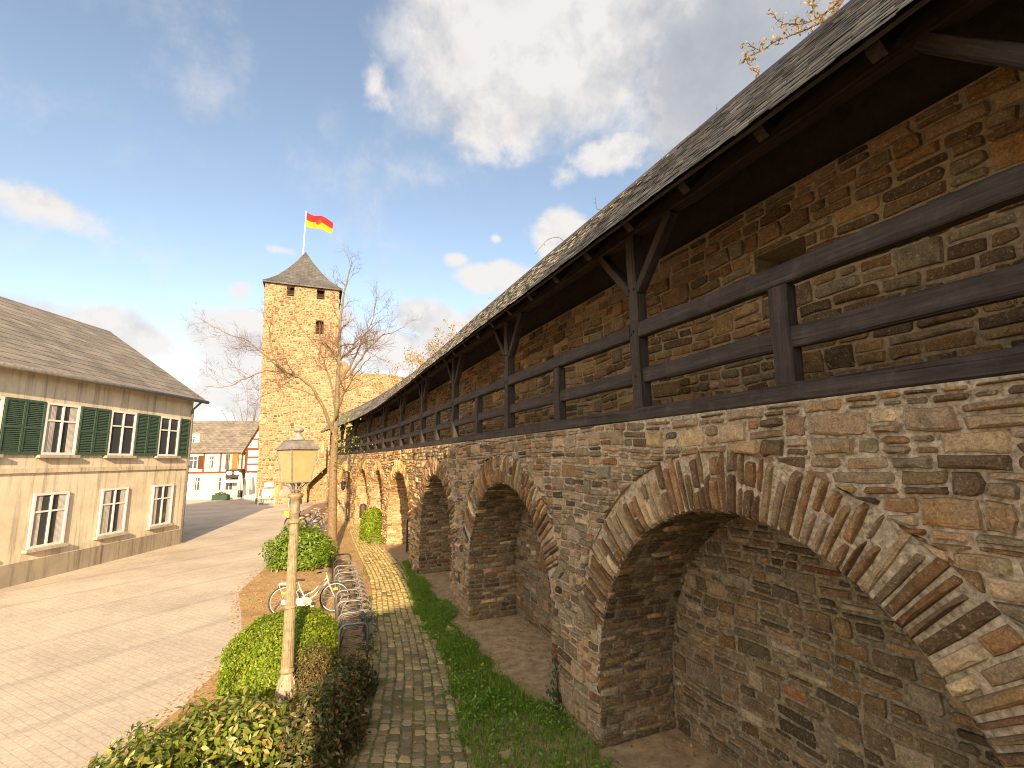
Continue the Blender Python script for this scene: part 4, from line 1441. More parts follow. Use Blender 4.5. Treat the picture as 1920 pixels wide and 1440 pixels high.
def hoop_pts(a, w, h, z0, rr=.1, tilt=0.0):
    P = []
    for x, z in ((-w, z0), (-w, h - rr)): P.append((x, z))
    for k in range(1, 6):
        t = math.pi / 2 * k / 6; P.append((-w + rr * (1 - math.cos(t)), h - rr + rr * math.sin(t)))
    P.append((-w + rr, h)); P.append((w - rr, h))
    for k in range(1, 6):
        t = math.pi / 2 * k / 6; P.append((w - rr + rr * math.sin(t), h - rr + rr * math.cos(t)))
    P += [(w, h - rr), (w, z0)]
    return [tuple(rn * x + rd * (a + tilt * z) + Vector((0, 0, z))) for x, z in P]


L = (N1 - N0).length
for k in range(NH):
    a = L * k / (NH - 1)
    end = k in (0, NH - 1)
    m = MB(); h = (.60 if k % 2 else .50) if not end else (.66 if k else .56)
    m.tube(hoop_pts(a, .24, h, -.02 if end else .10, .12), .024 if end else .018, 8, DRK if k == NH - 1 else STL if k else (.25, .24, .23)); m.build("hoop", M_METAL, rack, smooth=True)
    if k < NH - 1:
        m = MB(); b = a + L / (NH - 1) * .5
        for off in (-.045, .045):
            P = []
            for t in np.linspace(0, 1, 15):
                ang = -math.pi * .5 + math.pi * t
                P.append(tuple(rn * (.16 + .30 * math.cos(ang)) + rd * (b + off) + Vector((0, 0, .30 + .17 * math.sin(ang)))))
            m.tube(P, .0085, 6, (.24, .23, .215))
            m.tube([tuple(rn * -.20 + rd * (b + off) + Vector((0, 0, .13))), P[0]], .0085, 6, (.24, .23, .215))
            m.tube([P[-1], tuple(rn * -.12 + rd * (b + off) + Vector((0, 0, .44))), tuple(rn * -.22 + rd * (b + off) + Vector((0, 0, .12)))], .0085, 6, (.24, .23, .215))
        m.build("wheel_holder", M_METAL, rack, smooth=True)


# ------------------------------------------------------------------ bicycles
def bicycle(label, col, loc, rz, group, basket=None, lean=.05):
    t = thing("bicycle", label, "bicycle", loc, rz, group)
    t.rotation_euler = (lean, 0, rz)
    R_ = .335; wb = 1.06

    def ring(cx, r, rt, c, n=28): return ([(cx + r * math.cos(2 * math.pi * k / n), 0, R_ + r * math.sin(2 * math.pi * k / n)) for k in range(n)], rt, c)
    for cx in (0, wb):
        w = MB(); P, rt, c = ring(cx, R_ - .018, .017, None); w.tube(P, rt, 6, (.03, .03, .03), closed=True); wo = w.build("tyre", M_PAINTMET, None, smooth=True)
        sp = MB(); P, rt, c = ring(cx, R_ - .045, .012, None); sp.tube(P, rt, 6, (.5, .48, .44), closed=True)
        for k in range(16):
            a = 2 * math.pi * k / 16; s = .03 if k % 2 else -.03
            sp.tube([(cx + .02 * math.cos(a), s, R_ + .02 * math.sin(a)), (cx + (R_ - .05) * math.cos(a), 0, R_ + (R_ - .05) * math.sin(a))], .0022, 3, (.5, .48, .45), cap=False)
        sp.tube([(cx, -.05, R_), (cx, .05, R_)], .022, 8, (.3, .3, .3))
        wh = sp.build("wheel", M_METAL, t, smooth=True)
        wo.parent = wh
        rf = MB(); rf.box((cx - .05, -.012, R_ + .15), (cx + .05, .012, R_ + .20), (.8, .42, .02)); rf.build("reflector", M_ATTR, wh)
        fd = MB(); a0, a1 = (.15, 2.9) if cx == 0 else (.5, 2.6)
        for dy in (-.024, 0.0):
            rows = [[(cx + (R_ + .022) * math.cos(a), y, R_ + (R_ + .022) * math.sin(a)) for a in np.linspace(a0, a1, 16)] for y in (dy, dy + .024)]
            fd.grid(rows, col)
        fd.build("mudguard", M_PAINTMET, t)
    f = MB()
    bb = (.46, 0, .30); seat_b = (.30, 0, .60); head_t = (.86, 0, .82); head_b = (.90, 0, .70)
    f.tube([bb, seat_b], .017, 8, col); f.tube([seat_b, (.265, 0, .72)], .012, 6, (.6, .58, .55))
    f.tube([bb, (.62, 0, .40), head_b], .019, 8, col); f.tube([(.40, 0, .42), (.60, 0, .50), (.875, 0, .78)], .015, 8, col)
    f.tube([head_t, head_b], .02, 8, col)
    for s in (-.045, .045):
        f.tube([(0, s, R_), (bb[0], s * .5, bb[2])], .010, 6, col); f.tube([(0, s, R_), (seat_b[0], s * .3, seat_b[2] - .03)], .009, 6, col)
        f.tube([head_b, (.93, s, .60), (wb, s, R_)], .011, 6, col)
        f.tube([(0, s, R_), (-.12, s * 1.5, .70)], .006, 5, col)
    f.tube([(-.14, 0, .70), (.25, 0, .70)], .05, 4, (.35, .34, .32))
    f.build("frame", M_PAINTMET, t, smooth=True)
    g = MB(); P = []
    for s in (-.062, -.05):
        pts = [(-.06, R_ + .03), (.36, .385), (.46, .40), (.55, .36), (.575, .30), (.55, .24), (.46, .205), (.36, .225), (-.06, R_ - .05)]
        g.add([(x, s, z) for x, z in pts], [tuple(range(9))], col)
    g.grid([[(x, s, z) for x, z in pts + [pts[0]]] for s in (-.062, -.05)], col)
    gd = g.build("chain_guard", M_PAINTMET, t)
    c = MB()
    c.lathe([(.001, 0), (.07, 0), (.075, .006), (.001, .008)], 14, (.25, .24, .22)); 
    c.v = [(.46 + x, -.066 - z, .30 + y) for x, y, z in c.v]
    c.tube([(.46, -.08, .30), (.58, -.09, .21)], .01, 6, (.4, .4, .38)); c.box((.56, -.17, .195), (.64, -.09, .22), (.7, .66, .6))
    c.tube([(.46, .06, .30), (.34, .08, .39)], .01, 6, (.4, .4, .38)); c.box((.29, .08, .38), (.37, .16, .405), (.1, .1, .1))
    c.build("crank", M_METAL, t)
    s = MB(); rows = []
    for x, wv, z in ((.13, .02, .755), (.16, .085, .765), (.24, .075, .765), (.33, .035, .76), (.40, .018, .752)):
        rows.append([(x, wv * math.cos(a), z + .022 * math.sin(a)) for a in np.linspace(0, 2 * math.pi, 11)])
    s.grid(rows, (.05, .045, .04)); s.build("saddle", M_PAINTMET, t, smooth=True)
    h = MB(); h.tube([head_t, (.845, 0, .90)], .013, 6, (.6, .58, .55))
    h.tube([(.70, -.29, .93), (.80, -.26, .95), (.85, -.12, .93), (.85, .12, .93), (.80, .26, .95), (.70, .29, .93)], .012, 6, (.55, .53, .5))
    for sg in (-1, 1): h.tube([(.76, sg * .275, .94), (.66, sg * .29, .925)], .018, 6, (.06, .055, .05))
    h.build("handlebar", M_METAL, t, smooth=True)
    if basket:
        k = MB(); rows = []
        for z, e in ((.74, .11), (.98, .15)):
            rows.append([(-.05 + e * x * 1.1, e * y, z) for x, y in ((-1, -1), (1, -1), (1, 1), (-1, 1), (-1, -1))])
        k.grid(rows, basket); k.box((-.2, -.15, .975), (.1, .15, .99), basket); k.build("basket", M_ATTR, t)
    return t


bicycle("white step through bicycle with its front wheel in the rack by the box dome", (.55, .52, .46), (-5.12, 11.3, 0), rad(17), None, lean=-.05)
BG = "bicycles parked beyond the green shrub"
for (px, py, Y, rz, col, bk, lab) in [(540, 1000, 24.6, 80, (.06, .04, .03), (.62, .60, .08), "dark bicycle with a yellow green basket beyond the green shrub"),
                                  (562, 998, 24.2, 66, (.05, .05, .06), None, "black bicycle behind the upper part of the near lamp post"),
                                  (575, 992, 25.4, 74, (.35, .36, .40), None, "silver grey bicycle in the middle of the far parked bicycles"),
                                  (590, 1003, 22.8, 70, (.10, .10, .13), None, "dark blue bicycle parked closest to the tall bare tree")]:
    q = at(px, py, Y); bicycle(lab, col, (q.x, q.y, 0), rad(rz), BG, bk, lean=random.uniform(-.12, .12))

# ------------------------------------------------------------------ iron gate and bins in the arcade
gp = W(11.42, .32, 0)
gate = thing("iron_gate", "black iron railing gate with rounded corner standing in the fourth arch", "gate", gp)
m = MB(); ga = W(11.5, .35, 0) - gp; gb = W(13.4, .35, 0) - gp; gu = (gb - ga).normalized(); GL = (gb - ga).length


def gpt(a, z): return tuple(ga + gu * a + Vector((0, 0, z)))


P = [gpt(0, .02), gpt(0, 1.25)] + [gpt(GL - .2 + .2 * math.sin(t), 1.25 - .2 + .2 * math.cos(t)) for t in np.linspace(0, math.pi / 2, 6)] + [gpt(GL, .02)]
m.tube(P, .025, 6, (.018, .017, .016)); m.build("gate_frame", M_PAINTMET, gate)
m = MB()
for a in np.arange(.12, GL - .05, .125): m.tube([gpt(a, .12), gpt(a, 1.22)], .011, 5, (.018, .017, .016))
m.tube([gpt(0, .12), gpt(GL, .12)], .014, 5, (.018, .017, .016)); m.build("bars", M_PAINTMET, gate)
p = W(19.75, -.22, 0)
bn = thing("litter_bin", "narrow dark litter bin on a post before the fifth arch beside the wall bush", "bin", p)
m = MB(); m.tube([(0, 0, 0), (0, 0, 1.35)], .03, 6, (.04, .035, .03)); m.build("post", M_PAINTMET, bn)
m = MB(); m.lathe([(.001, .7), (.14, .7), (.16, .75), (.17, 1.25), (.15, 1.3), (.05, 1.36), (.001, 1.36)], 14, (.07, .04, .025), c=(-.02, -.12, 0)); m.build("bin_body", M_PAINTMET, bn, smooth=True)

# ------------------------------------------------------------------ houses
def mat_plaster():
    m, nt, out = new_mat('plaster')
    t = nt.nodes.new('ShaderNodeTexCoord').outputs['Object']
    a = noise_n(nt, .9, 7, .7, t); b = noise_n(nt, 45, 4, .6, t)
    mp = N(nt, 'ShaderNodeMapping'); mp.inputs['Scale'].default_value = (5, 5, .28); nt.links.new(t, mp.inputs[0])
    st = noise_n(nt, 1.0, 6, .7, mp.outputs[0])
    c = mul(nt, colattr(nt), ramp(nt, a, [(.3, .72), (.7, 1.1)]))
    c = mul(nt, c, ramp(nt, st, [(.32, .48), (.5, 1.0)]))
    bsdf(nt, out, c, .9, bump=b, bstr=.25, bdist=.004)
    return m


M_PLAST = mat_plaster()
M_ROOFG = mat_slate_roof('grey_roof_tiles', (.16, .14, .115), (.21, .185, .15), 1.0)
M_ROOFR = mat_slate_roof('red_roof_tiles', (.20, .085, .045), (.25, .11, .06), 1.0)
M_TIMB = mat_simple('red_timber', (.15, .045, .022), .8, nscale=18)
M_GLASS = mat_simple('window_glass', (.05, .055, .06), .08, nscale=1, lo=.8, hi=1.2, bstr=0.0, spec=.6)
M_WHITE = mat_simple('white_paint', (.72, .70, .66), .6, nscale=8, lo=.92, hi=1.05, bstr=.05)


def win(t, x, z, w, h, y=-.02, frame=M_WHITE, mull=1, shutter=None, up=None, curtain=True):
    """window on the local front plane y=0 (outside is -y)"""
    f = MB(); e = .07
    f.box((x, y - .05, z), (x + w, y, z + e)); f.box((x, y - .05, z + h - e), (x + w, y, z + h))
    f.box((x, y - .05, z + e), (x + e, y, z + h - e)); f.box((x + w - e, y - .05, z + e), (x + w, y, z + h - e))
    for k in range(mull):
        c = x + w * (k + 1) / (mull + 1); f.box((c - .03, y - .045, z + e), (c + .03, y - .003, z + h - e))
    f.box((x + e, y - .04, z + h * .64), (x + w - e, y - .004, z + h * .64 + .05))
    fo = f.build("window", frame, t)
    g = MB(); g.add([(x + e, y - .012, z + e), (x + w - e, y - .012, z + e), (x + w - e, y - .012, z + h - e), (x + e, y - .012, z + h - e)], [(0, 1, 2, 3)]); g.build("pane", M_GLASS, fo)
    if curtain and random.random() < .75:
        k = MB(); n_ = 14
        for (xa, xb) in ((x + e, x + w * U(.25, .42)), (x + w * U(.6, .75), x + w - e)):
            k.grid([[(xa + (xb - xa) * i / n_, y - .016 - .004 * (i % 2), zz) for i in range(n_ + 1)] for zz in (z + e, z + h - e)], (.50, .47, .42))
        k.build("curtain", M_PLAST, fo)
    if shutter:
        for sx in (x - w * .55, x + w + .03):
            s = MB(); x0_, x1_ = sx, sx + w * .52
            s.box((x0_, y - .06, z), (x0_ + .06, y - .01, z + h)); s.box((x1_ - .06, y - .06, z), (x1_, y - .01, z + h))
            for zz in (z, z + h / 2 - .04, z + h - .07): s.box((x0_ + .06, y - .058, zz), (x1_ - .06, y - .012, zz + .07))
            k_ = 0
            while z + .08 + k_ * .055 < z + h - .08:
                z_ = z + .08 + k_ * .055; k_ += 1
                s.add([(x0_ + .06, y - .055, z_), (x1_ - .06, y - .055, z_), (x1_ - .06, y - .02, z_ + .055), (x0_ + .06, y - .02, z_ + .055)], [(0, 1, 2, 3)])
            s.build("shutter", shutter, t)


def house(name, label, loc, w, dp, ze, zr, gable, wallc, roofm, rz=0.0, timber=None, over=.35, base=0.0):
    """local: x along the front, y into the house"""
    t = thing(name, label, "house", loc, rz)
    m = MB()
    if gable:
        front = [(0, 0), (w, 0), (w, ze), (w / 2, zr), (0, ze)]
        for y in (0, dp): m.add([(x, y, z) for x, z in front], [(0, 1, 2, 3, 4)], wallc)
        for x in (0, w): m.add([(x, 0, 0), (x, dp, 0), (x, dp, ze), (x, 0, ze)], [(0, 1, 2, 3)], wallc)
    else:
        side = [(0, 0), (dp, 0), (dp, ze), (dp / 2, zr), (0, ze)]
        for x in (0, w): m.add([(x, y, z) for y, z in side], [(0, 1, 2, 3, 4)], wallc)
        for y in (0, dp): m.add([(0, y, 0), (w, y, 0), (w, y, ze), (0, y, ze)], [(0, 1, 2, 3)], wallc)
    m.build("wall", M_PLAST, t)
    r = MB(); th = .14
    half = (w if gable else dp) / 2; k = (zr - ze) / half
    a0, a1 = -over, half
    for sg in (-1, 1):
        for (p, q) in ((a0, a1),):
            A = []
            for o in (0.02, th):
                for (hh, zz) in ((p, ze + p * k), (q, zr)):
                    for l in (-over, (dp if gable else w) + over):
                        h2 = hh if sg < 0 else 2 * half - hh
                        A.append((h2, l, zz + o) if gable else (l, h2, zz + o))
            r.add(A, [(0, 1, 3, 2), (4, 5, 7, 6), (0, 1, 5, 4), (0, 2, 6, 4), (1, 3, 7, 5), (2, 3, 7, 6)])
    ro = r.build("roof", roofm, t)
    if timber:
        b = MB(); y0, y1 = -.04, .0
        for (x0, z0, x1, z1, tw) in timber:
            d = Vector((x1 - x0, 0, z1 - z0)); n = Vector((-d.z, 0, d.x)).normalized() * tw / 2
            P = [Vector((x0, 0, z0)) + n, Vector((x0, 0, z0)) - n, Vector((x1, 0, z1)) - n, Vector((x1, 0, z1)) + n]
            yy = y0 - U(0, .012)
            b.add([(p.x, yy, p.z) for p in P] + [(p.x, -.001, p.z) for p in P], [(0, 1, 2, 3), (0, 1, 5, 4), (1, 2, 6, 5), (2, 3, 7, 6), (3, 0, 4, 7)])
        b.build("timber_frame", M_TIMB, t)
    return t, ro


def chimney(ro, x, y, z0, z1, s=.5, c=(.42, .13, .05)):
    m = MB(); m.box((x - s / 2, y - s / 2, z0), (x + s / 2, y + s / 2, z1), c); m.box((x - s / 2 - .06, y - s / 2 - .06, z1 - .18), (x + s / 2 + .06, y + s / 2 + .06, z1 - .06), c)
    m.build("chimney", M_ATTR, ro)


# gabled half-timbered house next to the tower
ha, ra = house("half_timbered_house", "white half timbered gable house with red beams partly hidden by the stone tower", (-25.25, 46, 0), 6.6, 9, 4.75, 10.6, True, (.74, .70, .63), M_ROOFG,
               timber=[(0, 4.66, 6.6, 4.66, .22), (0, 3.9, 6.6, 3.9, .14), (0, 3.25, 6.6, 3.25, .14), (0, 2.55, 6.6, 2.55, .2), (.06, 2.5, .06, 4.7, .16), (1.5, 2.5, 1.5, 4.7, .16), (3.3, 2.5, 3.3, 4.7, .16), (5, 2.5, 5, 4.7, .16), (6.54, 2.5, 6.54, 4.7, .16),
                       (.55, 5.6, 6.05, 5.6, .14), (1.0, 6.5, 5.6, 6.5, .14), (1.75, 7.8, 4.85, 7.8, .14), (1.1, 4.7, 1.1, 6.5, .14), (2.2, 4.7, 2.2, 8.4, .14), (3.3, 4.7, 3.3, 10.2, .16), (4.4, 4.7, 4.4, 8.4, .14), (5.5, 4.7, 5.5, 6.5, .14),
                       (-.2, 4.55, 3.3, 10.55, .2), (6.8, 4.55, 3.3, 10.55, .2)])
win(ha, 2.5, 4.9, .75, 1.2); win(ha, 3.5, 4.9, .75, 1.2); win(ha, 1.9, .9, 1.2, 1.3); win(ha, 4.2, .9, 1.2, 1.3)
chimney(ra, .62, 3.2, 5.5, 8.4, .62)
for nm, px in (("parasol", 0),):
    for i, (x, y, lab) in enumerate([(-24.9, 44.6, "closed white parasol before the white half timbered house"), (-24.2, 44.9, "closed white parasol touching the tower's left edge")]):
        pt = thing("parasol", lab, "parasol", (x, y, 0), group="closed parasols by the tower")
        m = MB(); m.tube([(0, 0, 0), (0, 0, 2.5)], .03, 6, (.5, .45, .4)); m.build("pole", M_ATTR, pt)
        m = MB(); rows = []
        for r, z in ((.05, 2.5), (.12, 2.3), (.2, 1.6), (.26, .95), (.2, .9)):
            rows.append([(math.cos(a) * r * (1 + .25 * math.cos(6 * a)), math.sin(a) * r * (1 + .25 * math.cos(6 * a)), z) for a in np.linspace(0, 2 * math.pi, 25)])
        m.grid(rows, (.42, .40, .38)); m.build("canopy", M_ATTR, pt, smooth=True)
# long house with grey roof and balcony
hb, rb = house("grey_roofed_house", "cream house with long grey tiled roof and dark balcony left of the half timbered house", (-38.5, 46.4, 0), 13.2, 8, 4.6, 7.6, False, (.66, .60, .47), M_ROOFG,
               timber=[(0, 4.5, 13.2, 4.5, .18), (0, 2.5, 13.2, 2.5, .18), (10.6, 2.5, 10.6, 4.5, .14), (13.1, 2.5, 13.1, 4.5, .16), (9.0, 2.5, 9.0, 4.5, .14), (7.2, 2.5, 7.2, 4.5, .14), (5.4, 2.5, 5.4, 4.5, .14), (3.2, 2.5, 3.2, 4.5, .14), (.1, 2.5, .1, 4.5, .14)])
win(hb, 12.28, 2.75, .72, 1.5, frame=M_BROWN); win(hb, 11.1, 2.8, .35, 1.4, frame=M_BROWN)
s_ = MB(); s_.box((11.72, -.09, 2.75), (12.22, -.04, 4.25)); s_.build("shutter", mat_simple('orange_shutter', (.36, .13, .03), .7), hb)
bal = MB(); bal.box((11.75, -1.0, 2.0), (13.15, -.02, 2.12)); bal.box((11.75, -1.0, 2.12), (13.15, -.94, 2.78)); bal.box((11.75, -.94, 2.12), (11.81, -.02, 2.78)); bal.box((13.09, -.94, 2.12), (13.15, -.02, 2.78))
bo = bal.build("balcony", mat_simple('dark_balcony', (.045, .028, .022), .7), hb)
for cx in (12.1, 12.78):
    m = MB(); m.add([(cx + .27 * math.cos(a), -1.012, 2.45 + .19 * math.sin(a)) for a in np.linspace(0, 2 * math.pi, 25)[:-1]], [tuple(range(24))]); m.build("oval_panel", M_WHITE, bo)
aw = MB(); aw.add([(11.7, -.05, 1.95), (13.2, -.05, 1.95), (13.2, -1.1, 1.72), (11.7, -1.1, 1.72)], [(0, 1, 2, 3)]); aw.add([(11.7, -1.1, 1.72), (13.2, -1.1, 1.72), (13.2, -1.1, 1.6), (11.7, -1.1, 1.6)], [(0, 1, 2, 3)]); aw.build("awning", M_WHITE, hb)
dm = MB(); dm.box((12.35, -.06, .05), (13.05, -.02, 1.75)); do = dm.build("door", M_WHITE, hb)
m = MB(); m.box((12.47, -.075, .15), (12.95, -.061, 1.68)); m.build("pane", M_DARK, do)
for x in (.6, 2.2, 4.0, 5.9, 7.6, 9.3): win(hb, x, 2.85, .85, 1.25, frame=M_WHITE, shutter=M_BROWN if x < 9 else None)
for x in (1.0, 3.2, 5.4, 8.0, 10.2, 11.2): win(hb, x, .8, .8 if x > 10 else 1.1, 1.3)
for x in (2.0, 6.5): 
    dmr = MB(); dmr.box((x, .9, 5.1), (x + 1.3, 2.6, 6.25)); dmo = dmr.build("dormer", M_PLAST, hb)
    dmo.data.color_attributes['col'].data.foreach_set('color', np.tile(np.array([.6, .55, .45, 1], dtype=np.float32), len(dmo.data.vertices)))
    win(hb, x + .25, 5.2, .8, .85, y=.895)
chimney(rb, 3.5, 4.2, 7.0, 8.6)
pl_ = thing("planter", "dark green planter with flowers by the cream house", "planter", (-26.9, 45.2, 0))
m = MB(); m.box((-.7, -.25, 0), (.7, .25, .5), (.03, .06, .04)); m.build("box", M_ATTR, pl_)
P, Nr = ellipsoid_pts(500, (.7, .3, .25), 0, 2, .5); P[:, 2] += .5
V, F, C = leaf_quads(P, Nr, .1, palette_cols(len(P), [((.05, .10, .03), 3), ((.5, .12, .03), .5)])); mesh_obj("flowers", V, F, C, M_LEAF, pl_)
# more of the square to the left
hc, rc = house("ochre_gable_house", "ochre plastered gable house at the back left of the square", (-47.5, 45.5, 0), 8.0, 10, 6.2, 11.4, True, (.58, .44, .24), M_ROOFR)
for x in (.9, 3.4, 5.9):
    for z in (3.7, 1.0): win(hc, x, z, 1.1, 1.5, shutter=M_BROWN)
win(hc, 3.5, 6.9, 1.0, 1.3)
chimney(rc, 5.6, 5, 8, 11.6)
hd, rdd = house("rose_house", "pale rose two storey house with red tiled roof behind the square", (-62, 46, 0), 13.5, 9, 6.0, 9.6, False, (.60, .43, .34), M_ROOFR)
for x in (.9, 3.4, 5.9, 8.4, 10.9):
    for z in (3.6, 1.0): win(hd, x, z, 1.1, 1.5)
chimney(rdd, 9, 4.6, 9, 10.6)
# nearer house on the left of the square (its shade lies across the paving)
he, re_ = house("cream_town_house", "tall cream town house along the left side of the square", (-14.3, 11.4, 0), 10.0, 9.0, 6.3, 9.4, False, (.68, .60, .45), M_ROOFG, rz=rad(90))
for x in (.8, 3.2, 5.6, 8.0):
    for z in (3.7, .95): win(he, x, z, 1.15, 1.6, shutter=mat_simple('green_shutter', (.05, .09, .06), .7) if z > 2 else None)
chimney(re_, 5, 5.2, 8.8, 10.4)
m = MB(); m.tube([(-.35, -.42, 6.12), (10.35, -.42, 6.12)], .075, 8, (.16, .15, .14)); m.build("gutter", M_PAINTMET, he, smooth=True)
for x in (.12, 9.88):
    m = MB(); m.tube([(x, -.42, 6.08), (x, -.08, 5.75), (x, -.08, .1)], .05, 8, (.16, .15, .14)); m.build("downpipe", M_PAINTMET, he, smooth=True)
m = MB(); m.box((-.02, -.05, 0), (10.02, -.003, .62), (.34, .29, .22)); m.build("plinth", M_PLAST, he)
m = MB(); m.box((-.02, -.06, 3.16), (10.02, -.003, 3.30), (.60, .52, .38)); m.build("string_course", M_PLAST, he)
for x in (.8, 3.2, 5.6, 8.0):
    for z in (3.7, .95):
        m = MB(); m.box((x - .1, -.16, z - .09), (x + 1.25, -.004, z - .005), (.45, .40, .33)); m.build("window_sill", M_PLAST, he)


# ------------------------------------------------------------------ trees
class Tree:
    def __init__(self, bark, twig):
        self.m = MB(); self.t = MB(); self.bark = bark; self.twig = twig; self.tips = []

    def limb(self, pts, r0, r1, n=7, wob=.0, sub=4):
        P = [Vector(p) for p in pts]; out = []
        for i in range(len(P) - 1):
            p0 = P[max(i - 1, 0)]; p1, p2 = P[i], P[i + 1]; p3 = P[min(i + 2, len(P) - 1)]
            for k in range(sub):
                t = k / sub
                q = .5 * ((2 * p1) + (-p0 + p2) * t + (2 * p0 - 5 * p1 + 4 * p2 - p3) * t * t + (-p0 + 3 * p1 - 3 * p2 + p3) * t ** 3)
                out.append(q + Vector((U(-wob, wob), U(-wob, wob), U(-wob, wob))))
        out.append(P[-1])
        k = len(out); rs = [r0 + (r1 - r0) * (i / (k - 1)) ** .8 for i in range(k)]
        self.m.tube(out, rs, n, tuple(c * U(.9, 1.1) for c in self.bark))
        return out, rs

    def grow(self, p, d, L, r, lvl, spread=.9, up=.25, dens=1.0):
        k = 4 if lvl > 1 else 3
        pts = [p]; q = p.copy(); dd = d.normalized()
        for i in range(k):
            dd = (dd + Vector((random.gauss(0, .16), random.gauss(0, .16), random.gauss(0, .12) + up * .22))).normalized()
            q = q + dd * L / k; pts.append(q.copy())
        mb = self.m if r > .018 else self.t
        mb.tube(pts, [r * (1 - .75 * i / k) for i in range(k + 1)], 5 if r > .018 else 3, self.bark if r > .018 else self.twig, cap=False)
        if lvl <= 0:
            self.tips.append((pts[-1], dd)); self.tips.append((pts[1], dd)); return
        n = max(2, int((5 if lvl > 1 else 4) * dens * U(.8, 1.3)))
        for j in range(n):
            f = U(.25, 1.0) * k; i = min(int(f), k - 1); b = pts[i].lerp(pts[i + 1], f - i)
            t = (pts[i + 1] - pts[i]).normalized(); o = t.orthogonal().normalized(); o.rotate(Matrix.Rotation(U(0, 6.283), 3, t))
            nd = (t * U(.5, 1.0) + o * spread * U(.6, 1.2) + Vector((0, 0, up))).normalized()
            self.grow(b, nd, L * U(.42, .68), max(.0035, r * .5), lvl - 1, spread, up, dens)

    def side(self, pts, rs, every, L, lvl, f0=.2, rk=.5, up=.3, dens=1.0, spread=.9):
        acc = 0
        tot = sum((pts[i + 1] - pts[i]).length for i in range(len(pts) - 1)); run = 0
        for i in range(len(pts) - 1):
            seg = (pts[i + 1] - pts[i]).length; run += seg; acc += seg
            if run / tot < f0: continue
            while acc > every:
                acc -= every * U(.7, 1.3)
                t = (pts[i + 1] - pts[i]).normalized(); o = t.orthogonal().normalized(); o.rotate(Matrix.Rotation(U(0, 6.283), 3, t))
                nd = (t * .6 + o * spread + Vector((0, 0, up))).normalized()
                self.grow(pts[i].lerp(pts[i + 1], U(0, 1)), nd, L * U(.6, 1.2) * (1.15 - .5 * run / tot), max(.006, rs[i] * rk), lvl, spread, up, dens)

    def build(self, parent, leaves=None, size=.05, pal=None, per=2, sp=.06, filt=None):
        off = Vector(parent.location)
        for mb, nm in ((self.m, "trunk"), (self.t, "twigs")):
            if mb.v:
                o = mb.build(nm, M_BARK, None, smooth=True); o.data.transform(Matrix.Translation(-off)); o.parent = parent
        if leaves:
            tips = [p for p, d in self.tips if (filt is None or filt(p)) and random.random() < leaves]
            P = np.array([tuple(p + Vector((random.gauss(0, sp), random.gauss(0, sp), random.gauss(0, sp))) - off) for p in tips for _ in range(per)])
            if len(P):
                V, F, C = leaf_quads(P, RNG.normal(size=(len(P), 3)), size, palette_cols(len(P), pal), .6, .1, .2, .9)
                mesh_obj("leaves", V, F, C, M_LEAF, parent)


Y0 = 18.52
tb0 = Vector((-6.74, Y0, 0))
big = thing("bare_tree", "tall bare spreading tree with thin twigs standing in front of the tower", "tree", tb0)
T = Tree((.19, .135, .08), (.17, .105, .068))
A_ = lambda l: [at(px, py, Y0 + dy) for px, py, dy in l]
trunk = [tb0 + Vector((0, 0, -.1)), at(623, 985, Y0), at(624, 900, Y0), at(628, 815, Y0)]
pts, rs = T.limb(trunk, .205, .125, 12, sub=5)
T.m.tube([tb0 + Vector((0, 0, -.1)), tb0 + Vector((0, 0, .15)), tb0 + Vector((0.01, 0, .5))], [.27, .22, .195], 12, (.15, .105, .062))
limbs = [([(628, 815, 0), (633, 730, .2), (637, 650, .3), (640, 580, .2), (652, 520, .1), (662, 490, 0)], .135, .012),
         ([(628, 815, 0), (612, 780, -.3), (590, 735, -.7), (563, 708, -1.0), (527, 690, -1.2), (508, 655, -1.3), (507, 610, -1.2), (515, 560, -1)], .10, .010),
         ([(560, 706, -1.0), (530, 694, -.8), (495, 665, -.5), (465, 640, -.2), (425, 625, 0), (380, 600, .2)], .06, .008),
         ([(540, 698, -1.1), (500, 695, -1.6), (460, 710, -2.0), (425, 725, -2.2), (385, 725, -2.4)], .045, .008),
         ([(634, 720, .2), (655, 690, .6), (672, 655, .9), (695, 610, 1.1), (705, 570, 1.1), (712, 545, 1.2)], .075, .009),
         ([(640, 715, .3), (665, 690, .9), (690, 655, 1.4), (715, 630, 1.6), (745, 620, 1.8), (765, 605, 2)], .07, .009),
         ([(637, 650, .3), (670, 640, -.2), (700, 610, -.6), (730, 590, -.8)], .045, .008),
         ([(630, 770, .1), (618, 710, .9), (600, 660, 1.4), (570, 620, 1.7), (545, 585, 1.8)], .06, .009),
         ([(628, 790, 0), (645, 740, -.8), (668, 700, -1.4), (690, 675, -1.8), (705, 665, -2.0)], .05, .008),
         ([(600, 750, -.5), (575, 735, -.9), (540, 728, -1.3), (500, 738, -1.5), (470, 760, -1.6)], .04, .007)]
for l, r0, r1 in limbs:
    pts, rs = T.limb(A_(l), r0 * .8, r1 * .8, 7, wob=.03)
    T.side(pts, rs, .24, 1.1, 2, f0=.42, rk=.40, up=.18, dens=1.0)
T.build(big, .5, .055, [((.20, .24, .03), 2), ((.28, .28, .04), 1)], 1, .05, filt=lambda p: (p - at(632, 800, Y0)).length < 2.4)
